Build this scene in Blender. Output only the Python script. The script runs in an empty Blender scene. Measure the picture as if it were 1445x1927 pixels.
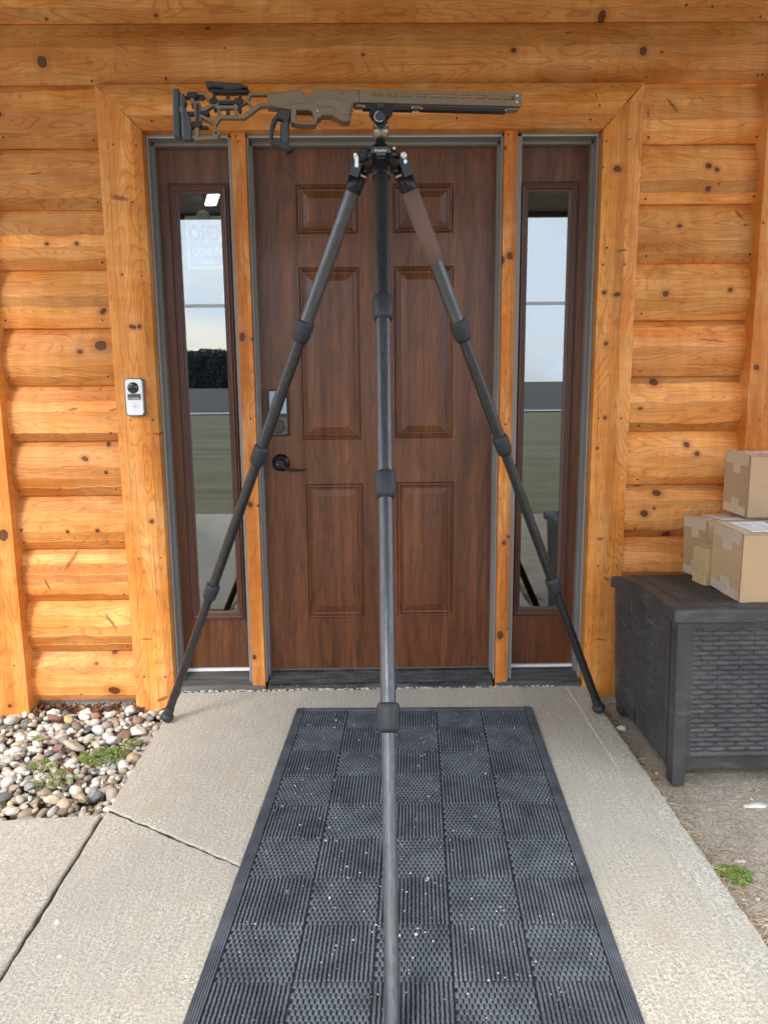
import bpy, bmesh, math, random
import numpy as np
from mathutils import Vector, Matrix, noise as mnoise
SC = bpy.context.scene
COL = SC.collection
# ------------------------------------------------------------------ camera
cam_d = bpy.data.cameras.new('camera'); cam = bpy.data.objects.new('camera', cam_d); COL.objects.link(cam)
_r = (0.999877, -0.013095, -0.008626); _u = (0.010723, 0.169576, 0.985459); _f = (0.011442, 0.98543, -0.169696)
cam.matrix_world = Matrix(((_r[0], _u[0], -_f[0], -0.0153), (_r[1], _u[1], -_f[1], -2.9846), (_r[2], _u[2], -_f[2], 1.2101), (0, 0, 0, 1)))
cam_d.sensor_fit = 'HORIZONTAL'; cam_d.sensor_width = 36; cam_d.lens = 36 * 1424.25 / 1445
cam_d.clip_start = 0.05; cam_d.clip_end = 2000
SC.camera = cam
# ------------------------------------------------------------------ sky
SUN_EL, SUN_AZ = math.radians(40), math.radians(205)      # azimuth clockwise from +Y: behind the camera, a little to the left
W = bpy.data.worlds.new('World'); SC.world = W; W.use_nodes = True
nt = W.node_tree; nt.nodes.clear()
def wn(t, **k):
    n = nt.nodes.new(t)
    for a, b in k.items(): setattr(n, a, b)
    return n
sky = wn('ShaderNodeTexSky', sky_type='NISHITA', sun_disc=False); sky.sun_elevation = SUN_EL; sky.sun_rotation = SUN_AZ
sky.air_density = 1.0; sky.dust_density = 2.0
tc = wn('ShaderNodeTexCoord'); mp = wn('ShaderNodeMapping'); mp.inputs['Scale'].default_value = (1.0, 1.0, 2.6)
cn = wn('ShaderNodeTexNoise'); cn.inputs['Scale'].default_value = 2.6; cn.inputs['Detail'].default_value = 7; cn.inputs['Roughness'].default_value = .58
cr = wn('ShaderNodeMapRange'); cr.inputs[1].default_value = .36; cr.inputs[2].default_value = .58; cr.inputs[3].default_value = .30
cx = wn('ShaderNodeMix', data_type='RGBA'); cx.inputs[7].default_value = (7.2, 8.1, 9.2, 1)
bg = wn('ShaderNodeBackground'); bg.inputs['Strength'].default_value = .14; wo = wn('ShaderNodeOutputWorld')
L = nt.links.new
L(tc.outputs['Generated'], mp.inputs[0]); L(mp.outputs[0], cn.inputs[0]); L(cn.outputs[0], cr.inputs[0]); L(cr.outputs[0], cx.inputs[0])
L(sky.outputs[0], cx.inputs[6]); L(cx.outputs[2], bg.inputs[0]); L(bg.outputs[0], wo.inputs[0])
# ------------------------------------------------------------------ sun, exposure
sd = bpy.data.lights.new('sun', 'SUN'); sd.energy = 1.3; sd.angle = math.radians(14); sd.color = (1, .95, .87)
so = bpy.data.objects.new('sun', sd); COL.objects.link(so); so.location = (0, -8, 12)
_d = Vector((math.sin(SUN_AZ) * math.cos(SUN_EL), math.cos(SUN_AZ) * math.cos(SUN_EL), math.sin(SUN_EL)))
so.rotation_euler = _d.to_track_quat('Z', 'Y').to_euler()
SC.view_settings.view_transform = 'Standard'; SC.view_settings.look = 'None'; SC.view_settings.gamma = 1
SC.view_settings.exposure = 1.3
SC.cycles.max_bounces = 10; SC.cycles.diffuse_bounces = 5; SC.cycles.transparent_max_bounces = 12
SC.cycles.use_denoising = True
random.seed(7); RNG = np.random.default_rng(7)

# ------------------------------------------------------------------ helpers
def wloc(o):
    v = Vector((0, 0, 0))
    while o is not None:
        v += o.location; o = o.parent
    return v
def tag(o, label=None, cat=None, group=None, kind=None):
    if label: o['label'] = label
    if cat: o['category'] = cat
    if group: o['group'] = group
    if kind: o['kind'] = kind
    return o
def empty(name, loc, label, cat, group=None):
    o = bpy.data.objects.new(name, None); COL.objects.link(o); o.location = loc; o.empty_display_size = .05
    return tag(o, label, cat, group)
class MB:
    """collects pieces given in world metres and links them as ONE mesh object"""
    def __init__(s): s.v = []; s.f = []; s.t = []; s.uv = {}; s.sm = []; s.col = []
    def add(s, vs, fs, tone=None, smooth=False, col=None, uv=None):
        b = len(s.v); s.v += [tuple(map(float, p)) for p in vs]
        for i, f in enumerate(fs):
            if uv is not None: s.uv[len(s.f)] = uv[i]
            s.f.append(tuple(b + k for k in f))
            s.t.append(tone[i] if isinstance(tone, (list, tuple, np.ndarray)) else (tone or 0.0)); s.sm.append(smooth)
            s.col.append(col or (1, 1, 1))
        return s
    def box(s, x0, x1, y0, y1, z0, z1, **k):
        vs = [(x, y, z) for z in (z0, z1) for y in (y0, y1) for x in (x0, x1)]
        return s.add(vs, [(0, 2, 3, 1), (4, 5, 7, 6), (0, 1, 5, 4), (2, 6, 7, 3), (0, 4, 6, 2), (1, 3, 7, 5)], **k)
    def bbox(s, x0, x1, y0, y1, z0, z1, b=.003, **k):
        """box with chamfered edges"""
        c = ((x0 + x1) / 2, (y0 + y1) / 2, (z0 + z1) / 2); h = ((x1 - x0) / 2, (y1 - y0) / 2, (z1 - z0) / 2)
        bm = bmesh.new(); bmesh.ops.create_cube(bm, size=2)
        for v in bm.verts: v.co = Vector((v.co.x * h[0], v.co.y * h[1], v.co.z * h[2]))
        bmesh.ops.bevel(bm, geom=list(bm.edges), offset=b, segments=2, affect='EDGES', profile=.6)
        return s.bm(bm, Matrix.Translation(c), **k)
    def bm(s, bm, M=None, **k):
        bm.verts.ensure_lookup_table()
        for i, v in enumerate(bm.verts): v.index = i
        vs = [(M @ v.co) if M else v.co for v in bm.verts]
        fs = [tuple(v.index for v in f.verts) for f in bm.faces]; bm.free()
        return s.add(vs, fs, **k)
    def lathe(s, p0, p1, prof, seg=24, radfn=None, cap=True, smooth=True):
        """prof: (distance along from p0 in m, radius); UV = (around, metres along)"""
        p0 = Vector(p0); p1 = Vector(p1); w = (p1 - p0).normalized()
        a = w.orthogonal().normalized() if abs(w.z) < .99 else Vector((1, 0, 0)); a = (a - w * a.dot(w)).normalized(); b = w.cross(a)
        vs = []
        for (t, r) in prof:
            for j in range(seg):
                q = 2 * math.pi * j / seg; rr = r * (radfn(j, t) if radfn else 1)
                vs.append(p0 + w * t + a * (rr * math.cos(q)) + b * (rr * math.sin(q)))
        fs = []; uv = []
        for i in range(len(prof) - 1):
            for j in range(seg):
                k = (j + 1) % seg; fs.append((i * seg + j, i * seg + k, (i + 1) * seg + k, (i + 1) * seg + j))
                u0, u1 = j / seg, (j + 1) / seg; v0, v1 = prof[i][0], prof[i + 1][0]
                uv.append(((u0, v0), (u1, v0), (u1, v1), (u0, v1)))
        s.add(vs, fs, smooth=smooth, uv=uv)
        if cap:
            n = len(prof) - 1
            s.add([vs[j] for j in range(seg)], [tuple(range(seg))[::-1]]); s.add([vs[n * seg + j] for j in range(seg)], [tuple(range(seg))])
        return s
    def cyl(s, p0, p1, r, seg=20, r1=None, b=.0):
        Ln = (Vector(p1) - Vector(p0)).length; r1 = r if r1 is None else r1
        pr = [(0, r - b), (b, r), (Ln - b, r1), (Ln, r1 - b)] if b else [(0, r), (Ln, r1)]
        return s.lathe(p0, p1, pr, seg)
    def poly(s, pts, h0, h1, frame, bev=0, **k):
        """prism of a convex-ish polygon; frame(u,v,d)->xyz ; d from h0 to h1"""
        n = len(pts); vs = [frame(u, v, h0) for u, v in pts] + [frame(u, v, h1) for u, v in pts]
        fs = [tuple(range(n))[::-1], tuple(range(n, 2 * n))] + [(i, (i + 1) % n, n + (i + 1) % n, n + i) for i in range(n)]
        return s.add(vs, fs, **k)
    def build(s, name, mat, parent=None, fix=True):
        me = bpy.data.meshes.new(name); off = wloc(parent) if parent is not None else Vector((0, 0, 0))
        me.from_pydata([(x - off.x, y - off.y, z - off.z) for x, y, z in s.v], [], s.f)
        me.polygons.foreach_set('use_smooth', s.sm)
        if any(s.t):
            at = me.attributes.new('tone', 'FLOAT', 'FACE'); at.data.foreach_set('value', s.t)
        if any(c != (1, 1, 1) for c in s.col):
            at = me.attributes.new('tint', 'FLOAT_COLOR', 'FACE'); at.data.foreach_set('color', [x for c in s.col for x in (*c, 1)])
        if s.uv:
            ul = me.uv_layers.new(name='UVMap')
            for fi, p in enumerate(me.polygons):
                if fi in s.uv:
                    for k, li in enumerate(p.loop_indices): ul.data[li].uv = s.uv[fi][k]
        if fix:
            bm = bmesh.new(); bm.from_mesh(me); bmesh.ops.recalc_face_normals(bm, faces=bm.faces); bm.to_mesh(me); bm.free()
        me.materials.append(mat); me.update()
        o = bpy.data.objects.new(name, me); COL.objects.link(o)
        if parent is not None: o.parent = parent
        return o
def curve_plate(name, outlines, half, bev, frame, mat, parent, mid=0.0):
    """filled 2-D outline with holes, real thickness and bevelled rims; frame(u,v,d)->xyz"""
    cu = bpy.data.curves.new(name, 'CURVE'); cu.dimensions = '2D'; cu.fill_mode = 'BOTH'; cu.extrude = half - bev
    for ol in outlines:
        sp = cu.splines.new('POLY'); sp.points.add(len(ol) - 1); sp.use_cyclic_u = True
        for p, (u, v) in zip(sp.points, ol): p.co = (u, v, 0, 1)
    o = bpy.data.objects.new(name, cu); COL.objects.link(o); dg = bpy.context.evaluated_depsgraph_get(); dg.update()
    me = bpy.data.meshes.new_from_object(o.evaluated_get(dg)); bpy.data.objects.remove(o)
    bm = bmesh.new(); bm.from_mesh(me); bpy.data.meshes.remove(me)
    bmesh.ops.remove_doubles(bm, verts=bm.verts, dist=1e-6); bmesh.ops.recalc_face_normals(bm, faces=bm.faces)
    for sgn in (1, -1):
        caps = [f for f in bm.faces if f.normal.z * sgn > .9]
        if caps: bmesh.ops.inset_region(bm, faces=caps, thickness=bev, depth=bev, use_even_offset=False)
    mb = MB(); bm.verts.index_update(); mb.add([frame(v.co.x, v.co.y, v.co.z + mid) for v in bm.verts], [tuple(v.index for v in f.verts) for f in bm.faces]); bm.free()
    return mb.build(name, mat, parent)
def text_obj(name, body, size, loc, rot, mat, parent=None, depth=.0004, sx=1.0, bold=0.0, align='CENTER', label=None):
    cu = bpy.data.curves.new(name, 'FONT'); cu.body = body; cu.size = size; cu.align_x = align; cu.align_y = 'CENTER'; cu.extrude = depth; cu.offset = bold; cu.resolution_u = 3
    o = bpy.data.objects.new(name, cu); COL.objects.link(o); dg = bpy.context.evaluated_depsgraph_get(); dg.update()
    me = bpy.data.meshes.new_from_object(o.evaluated_get(dg)); bpy.data.objects.remove(o)
    M = Matrix.Translation(loc) @ rot.to_4x4() @ Matrix.Diagonal((sx, 1, 1, 1))
    mb = MB(); mb.add([M @ v.co for v in me.vertices], [tuple(p.vertices) for p in me.polygons]); bpy.data.meshes.remove(me)
    return mb.build(name, mat, parent)
def sn(seed, x, wl):
    """smooth 1-D noise in -1..1"""
    return mnoise.noise(Vector((x / wl, seed * 13.37, seed * 3.1))) * 1.6

# ------------------------------------------------------------------ materials
class NT:
    def __init__(s, name):
        s.m = bpy.data.materials.new(name); s.m.use_nodes = True; s.t = s.m.node_tree; s.t.nodes.clear()
        s.out = s.t.nodes.new('ShaderNodeOutputMaterial'); s.p = s.t.nodes.new('ShaderNodeBsdfPrincipled'); s.link(s.p.outputs[0], s.out.inputs[0])
    def link(s, a, b): s.t.links.new(a, b)
    def n(s, typ, ins=None, **k):
        nd = s.t.nodes.new(typ)
        for a, b in k.items(): setattr(nd, a, b)
        for a, b in (ins or {}).items():
            if hasattr(b, 'is_output') or isinstance(b, bpy.types.NodeSocket): s.link(b, nd.inputs[a])
            else: nd.inputs[a].default_value = b
        return nd
    def math(s, op, a, b=0.0, c=0.0, clamp=False): return s.n('ShaderNodeMath', {0: a, 1: b, 2: c}, operation=op, use_clamp=clamp).outputs[0]
    def mr(s, v, a, b, c=0.0, d=1.0, smooth=False):
        return s.n('ShaderNodeMapRange', {0: v, 1: a, 2: b, 3: c, 4: d}, interpolation_type='SMOOTHSTEP' if smooth else 'LINEAR').outputs[0]
    def mix(s, f, a, b, bt='MIX'):
        nd = s.n('ShaderNodeMix', data_type='RGBA', blend_type=bt)
        for i, v in ((0, f), (6, a), (7, b)):
            if isinstance(v, bpy.types.NodeSocket): s.link(v, nd.inputs[i])
            else: nd.inputs[i].default_value = (v if i == 0 else (*v[:3], 1))
        return nd.outputs[2]
    def noise(s, vec, scale, detail=2, rough=.5, dist=0):
        i = {'Scale': scale, 'Detail': detail, 'Roughness': rough, 'Distortion': dist}
        if vec is not None: i['Vector'] = vec
        return s.n('ShaderNodeTexNoise', i).outputs[0]
    def obj(s, scale=(1, 1, 1), loc=(0, 0, 0), rot=(0, 0, 0)):
        t = s.n('ShaderNodeTexCoord').outputs['Object']
        return s.n('ShaderNodeMapping', {0: t, 'Location': loc, 'Rotation': rot, 'Scale': scale}).outputs[0]
    def bump(s, h, strength, dist=.002):
        s.link(s.n('ShaderNodeBump', {'Height': h, 'Strength': strength, 'Distance': dist}).outputs[0], s.p.inputs['Normal'])
    def base(s, c, rough=.5, metal=0.0, spec=.5, coat=0.0, coatr=.1):
        for k, v in (('Base Color', c), ('Roughness', rough), ('Metallic', metal), ('Specular IOR Level', spec), ('Coat Weight', coat), ('Coat Roughness', coatr)):
            if isinstance(v, bpy.types.NodeSocket): s.link(v, s.p.inputs[k])
            else: s.p.inputs[k].default_value = (*v, 1) if k == 'Base Color' else v
        return s.m
def plain(name, c, rough=.5, metal=0.0, spec=.5, var=.12, scale=30, bump=0.0, coat=0.0, bscale=None):
    m = NT(name); v = m.obj(); n = m.noise(v, scale, 4, .6)
    lo = tuple(x * (1 - var) for x in c); hi = tuple(min(1, x * (1 + var)) for x in c)
    r = m.mr(n, .3, .7, max(0, rough - .08), min(1, rough + .08))
    m.base(m.mix(m.mr(n, .3, .7), lo, hi), r, metal, spec, coat)
    if bump: m.bump(m.noise(v, bscale or scale * 6, 3, .6), bump, .001)
    return m.m

def wood(name, axis, knots=(), nails=(), seed=0, light=(.72, .280, .060), mid=(.57, .185, .030), dark=(.30, .068, .010), line=1.0):
    """stained pine; axis 'h' grain along x, 'v' grain along z; knots in world metres (x, z, rx, rz, angle)"""
    m = NT(name); oc = m.n('ShaderNodeTexCoord').outputs['Object']; sp = m.n('ShaderNodeSeparateXYZ', {0: oc}).outputs
    q = m.n('ShaderNodeCombineXYZ', {0: sp[0], 1: sp[2], 2: 0.0}).outputs[0]
    wob = m.n('ShaderNodeTexNoise', {'Vector': oc, 'Scale': 45.0, 'Detail': 2.0}).outputs[1]
    wv = m.n('ShaderNodeVectorMath', {0: m.n('ShaderNodeVectorMath', {0: wob, 1: (.5, .5, .5)}, operation='SUBTRACT').outputs[0], 1: (.009, .009, 0)}, operation='MULTIPLY').outputs[0]
    qd = m.n('ShaderNodeVectorMath', {0: q, 1: wv}, operation='ADD').outputs[0]
    s = (seed * 7.31) % 50
    u, v = (sp[0], sp[2]) if axis == 'h' else (sp[2], sp[0])
    fv = m.n('ShaderNodeCombineXYZ', {0: m.math('MULTIPLY', u, 1.5), 1: m.math('MULTIPLY', v, 10.0), 2: m.math('MULTIPLY_ADD', sp[1], 10.0, s)}).outputs[0]
    field = m.math('MULTIPLY', m.n('ShaderNodeTexNoise', {'Vector': fv, 'Scale': 1.0, 'Detail': 1.4, 'Roughness': .45, 'Distortion': .25}).outputs[0], 28.0)
    core = None; halo = None; strk = None
    for (kx, kz, rx, rz, an) in knots:
        mpn = m.n('ShaderNodeMapping', {0: qd, 1: (kx, kz, 0), 2: (0, 0, math.radians(an)), 3: (rx, rz, 1)}, vector_type='TEXTURE').outputs[0]
        d = m.n('ShaderNodeVectorMath', {0: mpn}, operation='LENGTH').outputs['Value']
        c = m.mr(d, 1.0, .74, 0, 1, True); el = max(rx, rz) / min(rx, rz)
        if el >= 2.2:
            c2 = m.mr(d, 1.25, .45, 0, 1, True); strk = c2 if strk is None else m.math('MAXIMUM', strk, c2); continue
        h = m.mr(d, 1.0, 3.8 if el < 2.2 else 2.0, 1, 0, True)
        if el < 2.2: field = m.n('ShaderNodeMix', {0: h, 2: field, 3: m.math('MULTIPLY', d, 2.4)}, data_type='FLOAT').outputs[0]
        cc = m.math('MULTIPLY', c, m.mr(m.math('SINE', m.math('MULTIPLY', d, 16.0)), -1, 1, .62, 1.0)) if max(rx, rz) > .008 else c
        core = cc if core is None else m.math('MAXIMUM', core, cc); halo = h if halo is None else m.math('MAXIMUM', halo, h)
    nl = None
    for (kx, kz) in nails:
        d = m.n('ShaderNodeVectorMath', {0: qd, 1: (kx, kz, 0)}, operation='DISTANCE').outputs['Value']
        c = m.mr(d, .0042, .0026, 0, 1, True); nl = c if nl is None else m.math('MAXIMUM', nl, c)
    ring = m.math('SINE', m.math('MULTIPLY', field, 6.2832))
    ring = m.mr(ring, .50, 1.0, 0, 1, True)
    bigv = m.n('ShaderNodeCombineXYZ', {0: m.math('MULTIPLY', u, 3.0), 1: m.math('MULTIPLY', v, 9.0), 2: s + 3.0}).outputs[0]
    big = m.noise(bigv, 1.0, 2, .5)
    fib = m.noise(m.n('ShaderNodeCombineXYZ', {0: m.math('MULTIPLY', u, 9.0), 1: m.math('MULTIPLY', v, 210.0), 2: s}).outputs[0], 1.0, 2, .6)
    saw = m.noise(m.n('ShaderNodeCombineXYZ', {0: m.math('MULTIPLY', u, 300.0), 1: m.math('MULTIPLY', v, 22.0), 2: s}).outputs[0], 1.0, 2, .6)
    blk = m.noise(m.n('ShaderNodeCombineXYZ', {0: m.math('MULTIPLY', u, 26.0), 1: m.math('MULTIPLY', v, 8.0), 2: s}).outputs[0], 1.0, 2, .5)
    col = m.mix(m.mr(big, .32, .68), mid, light)
    pal = m.noise(m.n('ShaderNodeCombineXYZ', {0: m.math('MULTIPLY', u, 3.2), 1: m.math('MULTIPLY', v, 17.0), 2: s + 9.0}).outputs[0], 1.0, 3, .6)
    col = m.mix(m.mr(pal, .46, .68, 0, .55), col, (.80, .43, .17)); col = m.mix(m.mr(pal, .42, .28, 0, .45), col, (.50, .150, .026))
    col = m.mix(m.math('MULTIPLY', ring, m.mr(big, .3, .7, .46 * line, .24 * line)), col, dark)
    col = m.mix(m.mr(fib, .38, .68, 0, .36), col, tuple(.72 * x for x in mid))
    tone = m.n('ShaderNodeAttribute', attribute_name='tone').outputs['Fac']
    f = m.math('ADD', 1.0, tone); f = m.math('MULTIPLY', f, m.mr(saw, .3, .7, .965, 1.03)); f = m.math('MULTIPLY', f, m.mr(blk, .3, .7, .91, 1.08))
    col = m.n('ShaderNodeVectorMath', {0: col, 'Scale': f}, operation='SCALE').outputs[0]
    if strk is not None: col = m.mix(m.math('MULTIPLY', strk, .78), col, (.19, .058, .016))
    if halo is not None:
        col = m.mix(m.math('MULTIPLY', m.mr(halo, .60, 1.0, 0, .50), 1.0), col, (.36, .125, .035))
        edge = m.math('MULTIPLY', core, m.math('SUBTRACT', 1.0, core)); col = m.mix(m.math('MULTIPLY', core, .92), col, (.125, .036, .006)); col = m.mix(m.math('MULTIPLY', edge, 3.2, clamp=True), col, (.045, .02, .012))
    if nl is not None: col = m.mix(nl, col, (.035, .02, .014))
    m.base(col, m.mr(fib, .3, .7, .46, .60), 0, .24)
    hh = m.math('ADD', m.math('MULTIPLY', saw, .5), m.math('ADD', m.math('MULTIPLY', fib, .6), m.math('MULTIPLY', ring, .15)))
    m.bump(hh, .40, .0014)
    return m.m

KN={'log0':([(-1.15, 2.312, 0.0185, 0.0185, 0), (-0.578, 2.426, 0.011, 0.0073, 0), (0.933, 2.338, 0.0149, 0.0149, 0), (0.482, 2.342, 0.0111, 0.0093, 0), (-0.041, 2.33, 0.0074, 0.0056, 0), (1.0, 2.335, 0.0056, 0.0037, 0), (0.675, 2.404, 0.0148, 0.0055, 10)],[(-0.517, 2.352), (-0.732, 2.264), (-0.992, 2.26), (0.957, 2.263), (1.351, 2.268), (1.366, 2.268)]),'logm1':([(0.793, 2.459, 0.0129, 0.0166, 0), (-1.134, 2.458, 0.0055, 0.0037, 0), (-0.755, 2.465, 0.0073, 0.0055, 0)],[(1.348, 2.459), (1.172, 2.483), (1.079, 2.487)]),'L2':([(-1.317, 2.142, 0.0131, 0.0093, 20)],[(-0.998, 2.06), (-1.313, 2.071)]),'L3':([(-1.206, 1.948, 0.0265, 0.0038, 8)],[(-0.998, 1.852)]),'L4':([(-1.077, 1.71, 0.0077, 0.0067, 0), (-1.184, 1.709, 0.0077, 0.0058, 0), (-1.358, 1.723, 0.0096, 0.0077, 0)],[(-0.997, 1.647), (-1.365, 1.65)]),'L5':([(-1.0, 1.473, 0.0156, 0.0097, 40)],[(-1.01, 1.443), (-1.363, 1.444)]),'L6':([(-1.019, 1.351, 0.0236, 0.0187, 0), (-1.096, 1.329, 0.0118, 0.0088, 0)],[(-1.005, 1.239), (-1.369, 1.236)]),'L7':([(-1.138, 1.119, 0.0199, 0.005, 10), (-0.988, 1.117, 0.0199, 0.005, 10)],[(-1.004, 1.028), (-1.372, 1.028)]),'L8':([(-1.109, 0.933, 0.0141, 0.0091, -25), (-1.025, 0.986, 0.008, 0.01, 20), (-1.03, 0.881, 0.0081, 0.0061, 0)],[(-1.002, 0.816), (-1.372, 0.811)]),'L9':([(-1.193, 0.655, 0.0072, 0.0072, 0), (-1.08, 0.658, 0.0082, 0.0082, 0), (-1.369, 0.663, 0.0061, 0.0061, 0)],[(-0.994, 0.608), (-1.372, 0.606)]),'L10':([(-1.194, 0.537, 0.0494, 0.0082, 58), (-1.287, 0.447, 0.029, 0.0052, -70)],[(-0.998, 0.4), (-1.378, 0.399)]),'L11':([(-1.055, 0.295, 0.0418, 0.0067, -50)],[(-1.002, 0.183), (-1.376, 0.181)]),'L12':([(-1.06, 0.157, 0.0126, 0.0095, 0), (-1.128, 0.118, 0.0074, 0.0063, 0), (-1.062, 0.006, 0.0255, 0.0181, -8)],[(-1.196, -0.01), (-1.385, -0.012)]),'R2':([(1.047, 2.163, 0.0377, 0.0066, -52), (0.961, 2.136, 0.0151, 0.0047, -75)],[(0.973, 2.062), (1.362, 2.063)]),'R3':([(1.189, 1.962, 0.012, 0.0111, 0), (1.218, 1.948, 0.009, 0.0088, 0), (1.194, 1.885, 0.0115, 0.0096, 20), (1.229, 1.899, 0.0048, 0.0038, 0)],[(0.974, 1.855), (1.367, 1.86)]),'R4':([(1.095, 1.758, 0.0097, 0.0068, 10), (1.317, 1.798, 0.0251, 0.0058, -58), (1.381, 1.721, 0.0116, 0.0062, 40), (1.336, 1.76, 0.0058, 0.0035, 0)],[(0.984, 1.656), (1.363, 1.658)]),'R5':([(1.057, 1.52, 0.0127, 0.0118, 20), (1.295, 1.532, 0.0098, 0.0098, 0)],[(0.978, 1.451), (1.372, 1.455)]),'R6':([(1.238, 1.352, 0.0595, 0.0032, -8)],[(0.983, 1.24), (1.371, 1.246)]),'R7':([(1.041, 1.2, 0.018, 0.014, 0), (0.985, 1.103, 0.009, 0.006, 0)],[(0.988, 1.037), (1.378, 1.04)]),'R8':([(1.173, 0.965, 0.0122, 0.0112, 0), (1.21, 0.93, 0.0102, 0.0091, 0)],[(0.994, 0.83)]),'R9':([(1.071, 0.777, 0.0184, 0.0129, 0), (1.019, 0.701, 0.0165, 0.0134, -10), (1.057, 0.722, 0.0062, 0.0058, 0), (1.0, 0.807, 0.0184, 0.0082, 0), (1.119, 0.614, 0.0186, 0.0124, 0)],[(0.991, 0.643)]),'R10':([(1.184, 0.533, 0.0073, 0.0062, 0)],[]),'head':([(0.772, 2.193, 0.013, 0.0037, -58)],[(-0.781, 2.118), (0.756, 2.116), (0.786, 2.16), (-0.105, 2.136), (0.286, 2.12)]),'casL':([(-0.913, 1.862, 0.0377, 0.0094, -10), (-0.868, 1.417, 0.0087, 0.0087, 0), (-0.891, 1.415, 0.0136, 0.0068, -10), (-0.867, 0.693, 0.0081, 0.0091, 0), (-0.916, 0.226, 0.0271, 0.0046, -2), (-0.827, 1.026, 0.0179, 0.005, 0), (-0.868, -0.024, 0.0296, 0.0084, 25)],[(-0.92, 2.039), (-0.842, 2.037), (-0.919, 1.599), (-0.851, 1.595), (-0.921, 1.076), (-0.842, 1.076), (-0.925, 0.548), (-0.843, 0.549), (-0.934, 0.068), (-0.853, 0.067), (-0.865, 1.847)]),'casR':([(0.858, 1.949, 0.0151, 0.0113, 0), (0.883, 1.671, 0.025, 0.005, 5), (0.829, 1.525, 0.0078, 0.0078, 30), (0.874, 1.517, 0.0136, 0.0078, 0), (0.843, 1.343, 0.0079, 0.0088, 0), (0.85, 1.07, 0.007, 0.007, 0), (0.826, 0.956, 0.005, 0.005, 0), (0.85, 0.605, 0.0164, 0.0062, 10), (0.882, 0.446, 0.0166, 0.0062, -30), (0.867, 0.2, 0.0252, 0.0042, 0)],[(0.817, 2.044), (0.895, 2.046), (0.897, 1.623), (0.821, 1.622), (0.826, 1.066), (0.91, 1.067), (0.834, 1.681), (0.81, 1.958), (0.846, 0.498), (0.919, 0.497)]),'postL':([(-1.416, 0.653, 0.018, 0.024, 0), (-1.453, -0.029, 0.0083, 0.0083, 0)],[(-1.423, 0.137)]),'postR':([(1.391, 1.251, 0.0117, 0.0098, 0)],[(1.419, 1.06), (1.378, 1.755)]),'mulL':([(-0.495, 0.751, 0.0102, 0.0122, 0), (-0.464, 0.744, 0.0061, 0.0051, 0), (-0.465, 1.37, 0.0059, 0.0059, 0), (-0.5, 1.378, 0.0118, 0.0177, 0), (-0.502, 0.134, 0.0085, 0.0106, 0)],[(-0.48, 1.079), (-0.488, 2.056), (-0.493, 2.072)]),'mulR':([(0.485, 1.66, 0.0126, 0.0136, 0), (0.458, 1.645, 0.0097, 0.0155, 0), (0.461, 2.029, 0.0066, 0.0066, 0), (0.483, 0.589, 0.0093, 0.0093, 0), (0.503, 0.612, 0.0083, 0.0072, 0), (0.475, 0.212, 0.0127, 0.019, 0), (0.509, 0.238, 0.0074, 0.0074, 0)],[(0.483, 1.048), (0.473, 2.075)]),}
# ------------------------------------------------------------------ setting materials
def concrete(name, seed=0.0, base=(.61, .555, .450), edge=None):
    m = NT(name); v = m.obj(loc=(seed, seed * .7, 0))
    big = m.noise(v, 2.2, 4, .6); med = m.noise(v, 14, 4, .6)
    broom = m.noise(m.obj(scale=(140, 9, 1), loc=(seed, 0, 0)), 1, 3, .62)
    sp = m.noise(v, 300, 2, .55); sp2 = m.noise(v, 120, 3, .65)
    w = m.math('ADD', m.math('MULTIPLY', broom, .3), m.math('MULTIPLY', sp2, .7))
    c = m.mix(m.mr(w, .44, .57), tuple(x * .60 for x in base), tuple(x * 1.16 for x in base))
    c = m.mix(m.mr(sp, .54, .64, 0, .75), c, (.80, .77, .70))
    c = m.mix(m.mr(sp, .44, .34, 0, .8), c, (.20, .185, .16))
    c = m.mix(m.mr(med, .38, .62, .0, .65), c, tuple(x * .84 for x in base))
    c = m.mix(m.mr(big, .40, .66, 0, .55), c, (.42, .39, .335))
    st = m.noise(v, 7.0, 2, .5); c = m.mix(m.mr(st, .66, .76, 0, .40), c, (.50, .36, .2))
    m.base(c, .88, 0, .25)
    m.bump(m.math('ADD', m.math('MULTIPLY', broom, .5), m.math('MULTIPLY', sp2, 1.0)), .9, .0035)
    return m.m
def soil_mat():
    m = NT('dry_soil'); v = m.obj(); a = m.noise(v, 5, 5, .65); b = m.noise(v, 40, 5, .7); d = m.noise(v, 220, 3, .6)
    cr_ = m.n('ShaderNodeTexVoronoi', {'Vector': m.n('ShaderNodeVectorMath', {0: v, 1: m.n('ShaderNodeTexNoise', {'Vector': v, 'Scale': 9.0, 'Detail': 3.0}).outputs[1]}, operation='ADD').outputs[0], 'Scale': 12.0}, feature='DISTANCE_TO_EDGE').outputs[0]
    c = m.mix(m.mr(a, .38, .64), (.30, .245, .185), (.50, .43, .345)); c = m.mix(m.mr(b, .35, .7), c, (.44, .37, .30)); c = m.mix(m.mr(d, .6, .7, 0, .7), c, (.70, .64, .54)); c = m.mix(m.mr(d, .42, .32, 0, .7), c, (.16, .12, .09))
    c = m.mix(m.mr(cr_, .0, .02, .45, 0), c, (.13, .095, .07))
    m.base(c, .95, 0, .15); m.bump(m.math('ADD', m.math('MULTIPLY', b, 1.2), m.math('MULTIPLY', m.mr(cr_, 0, .05), .4)), .8, .008); return m.m
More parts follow.
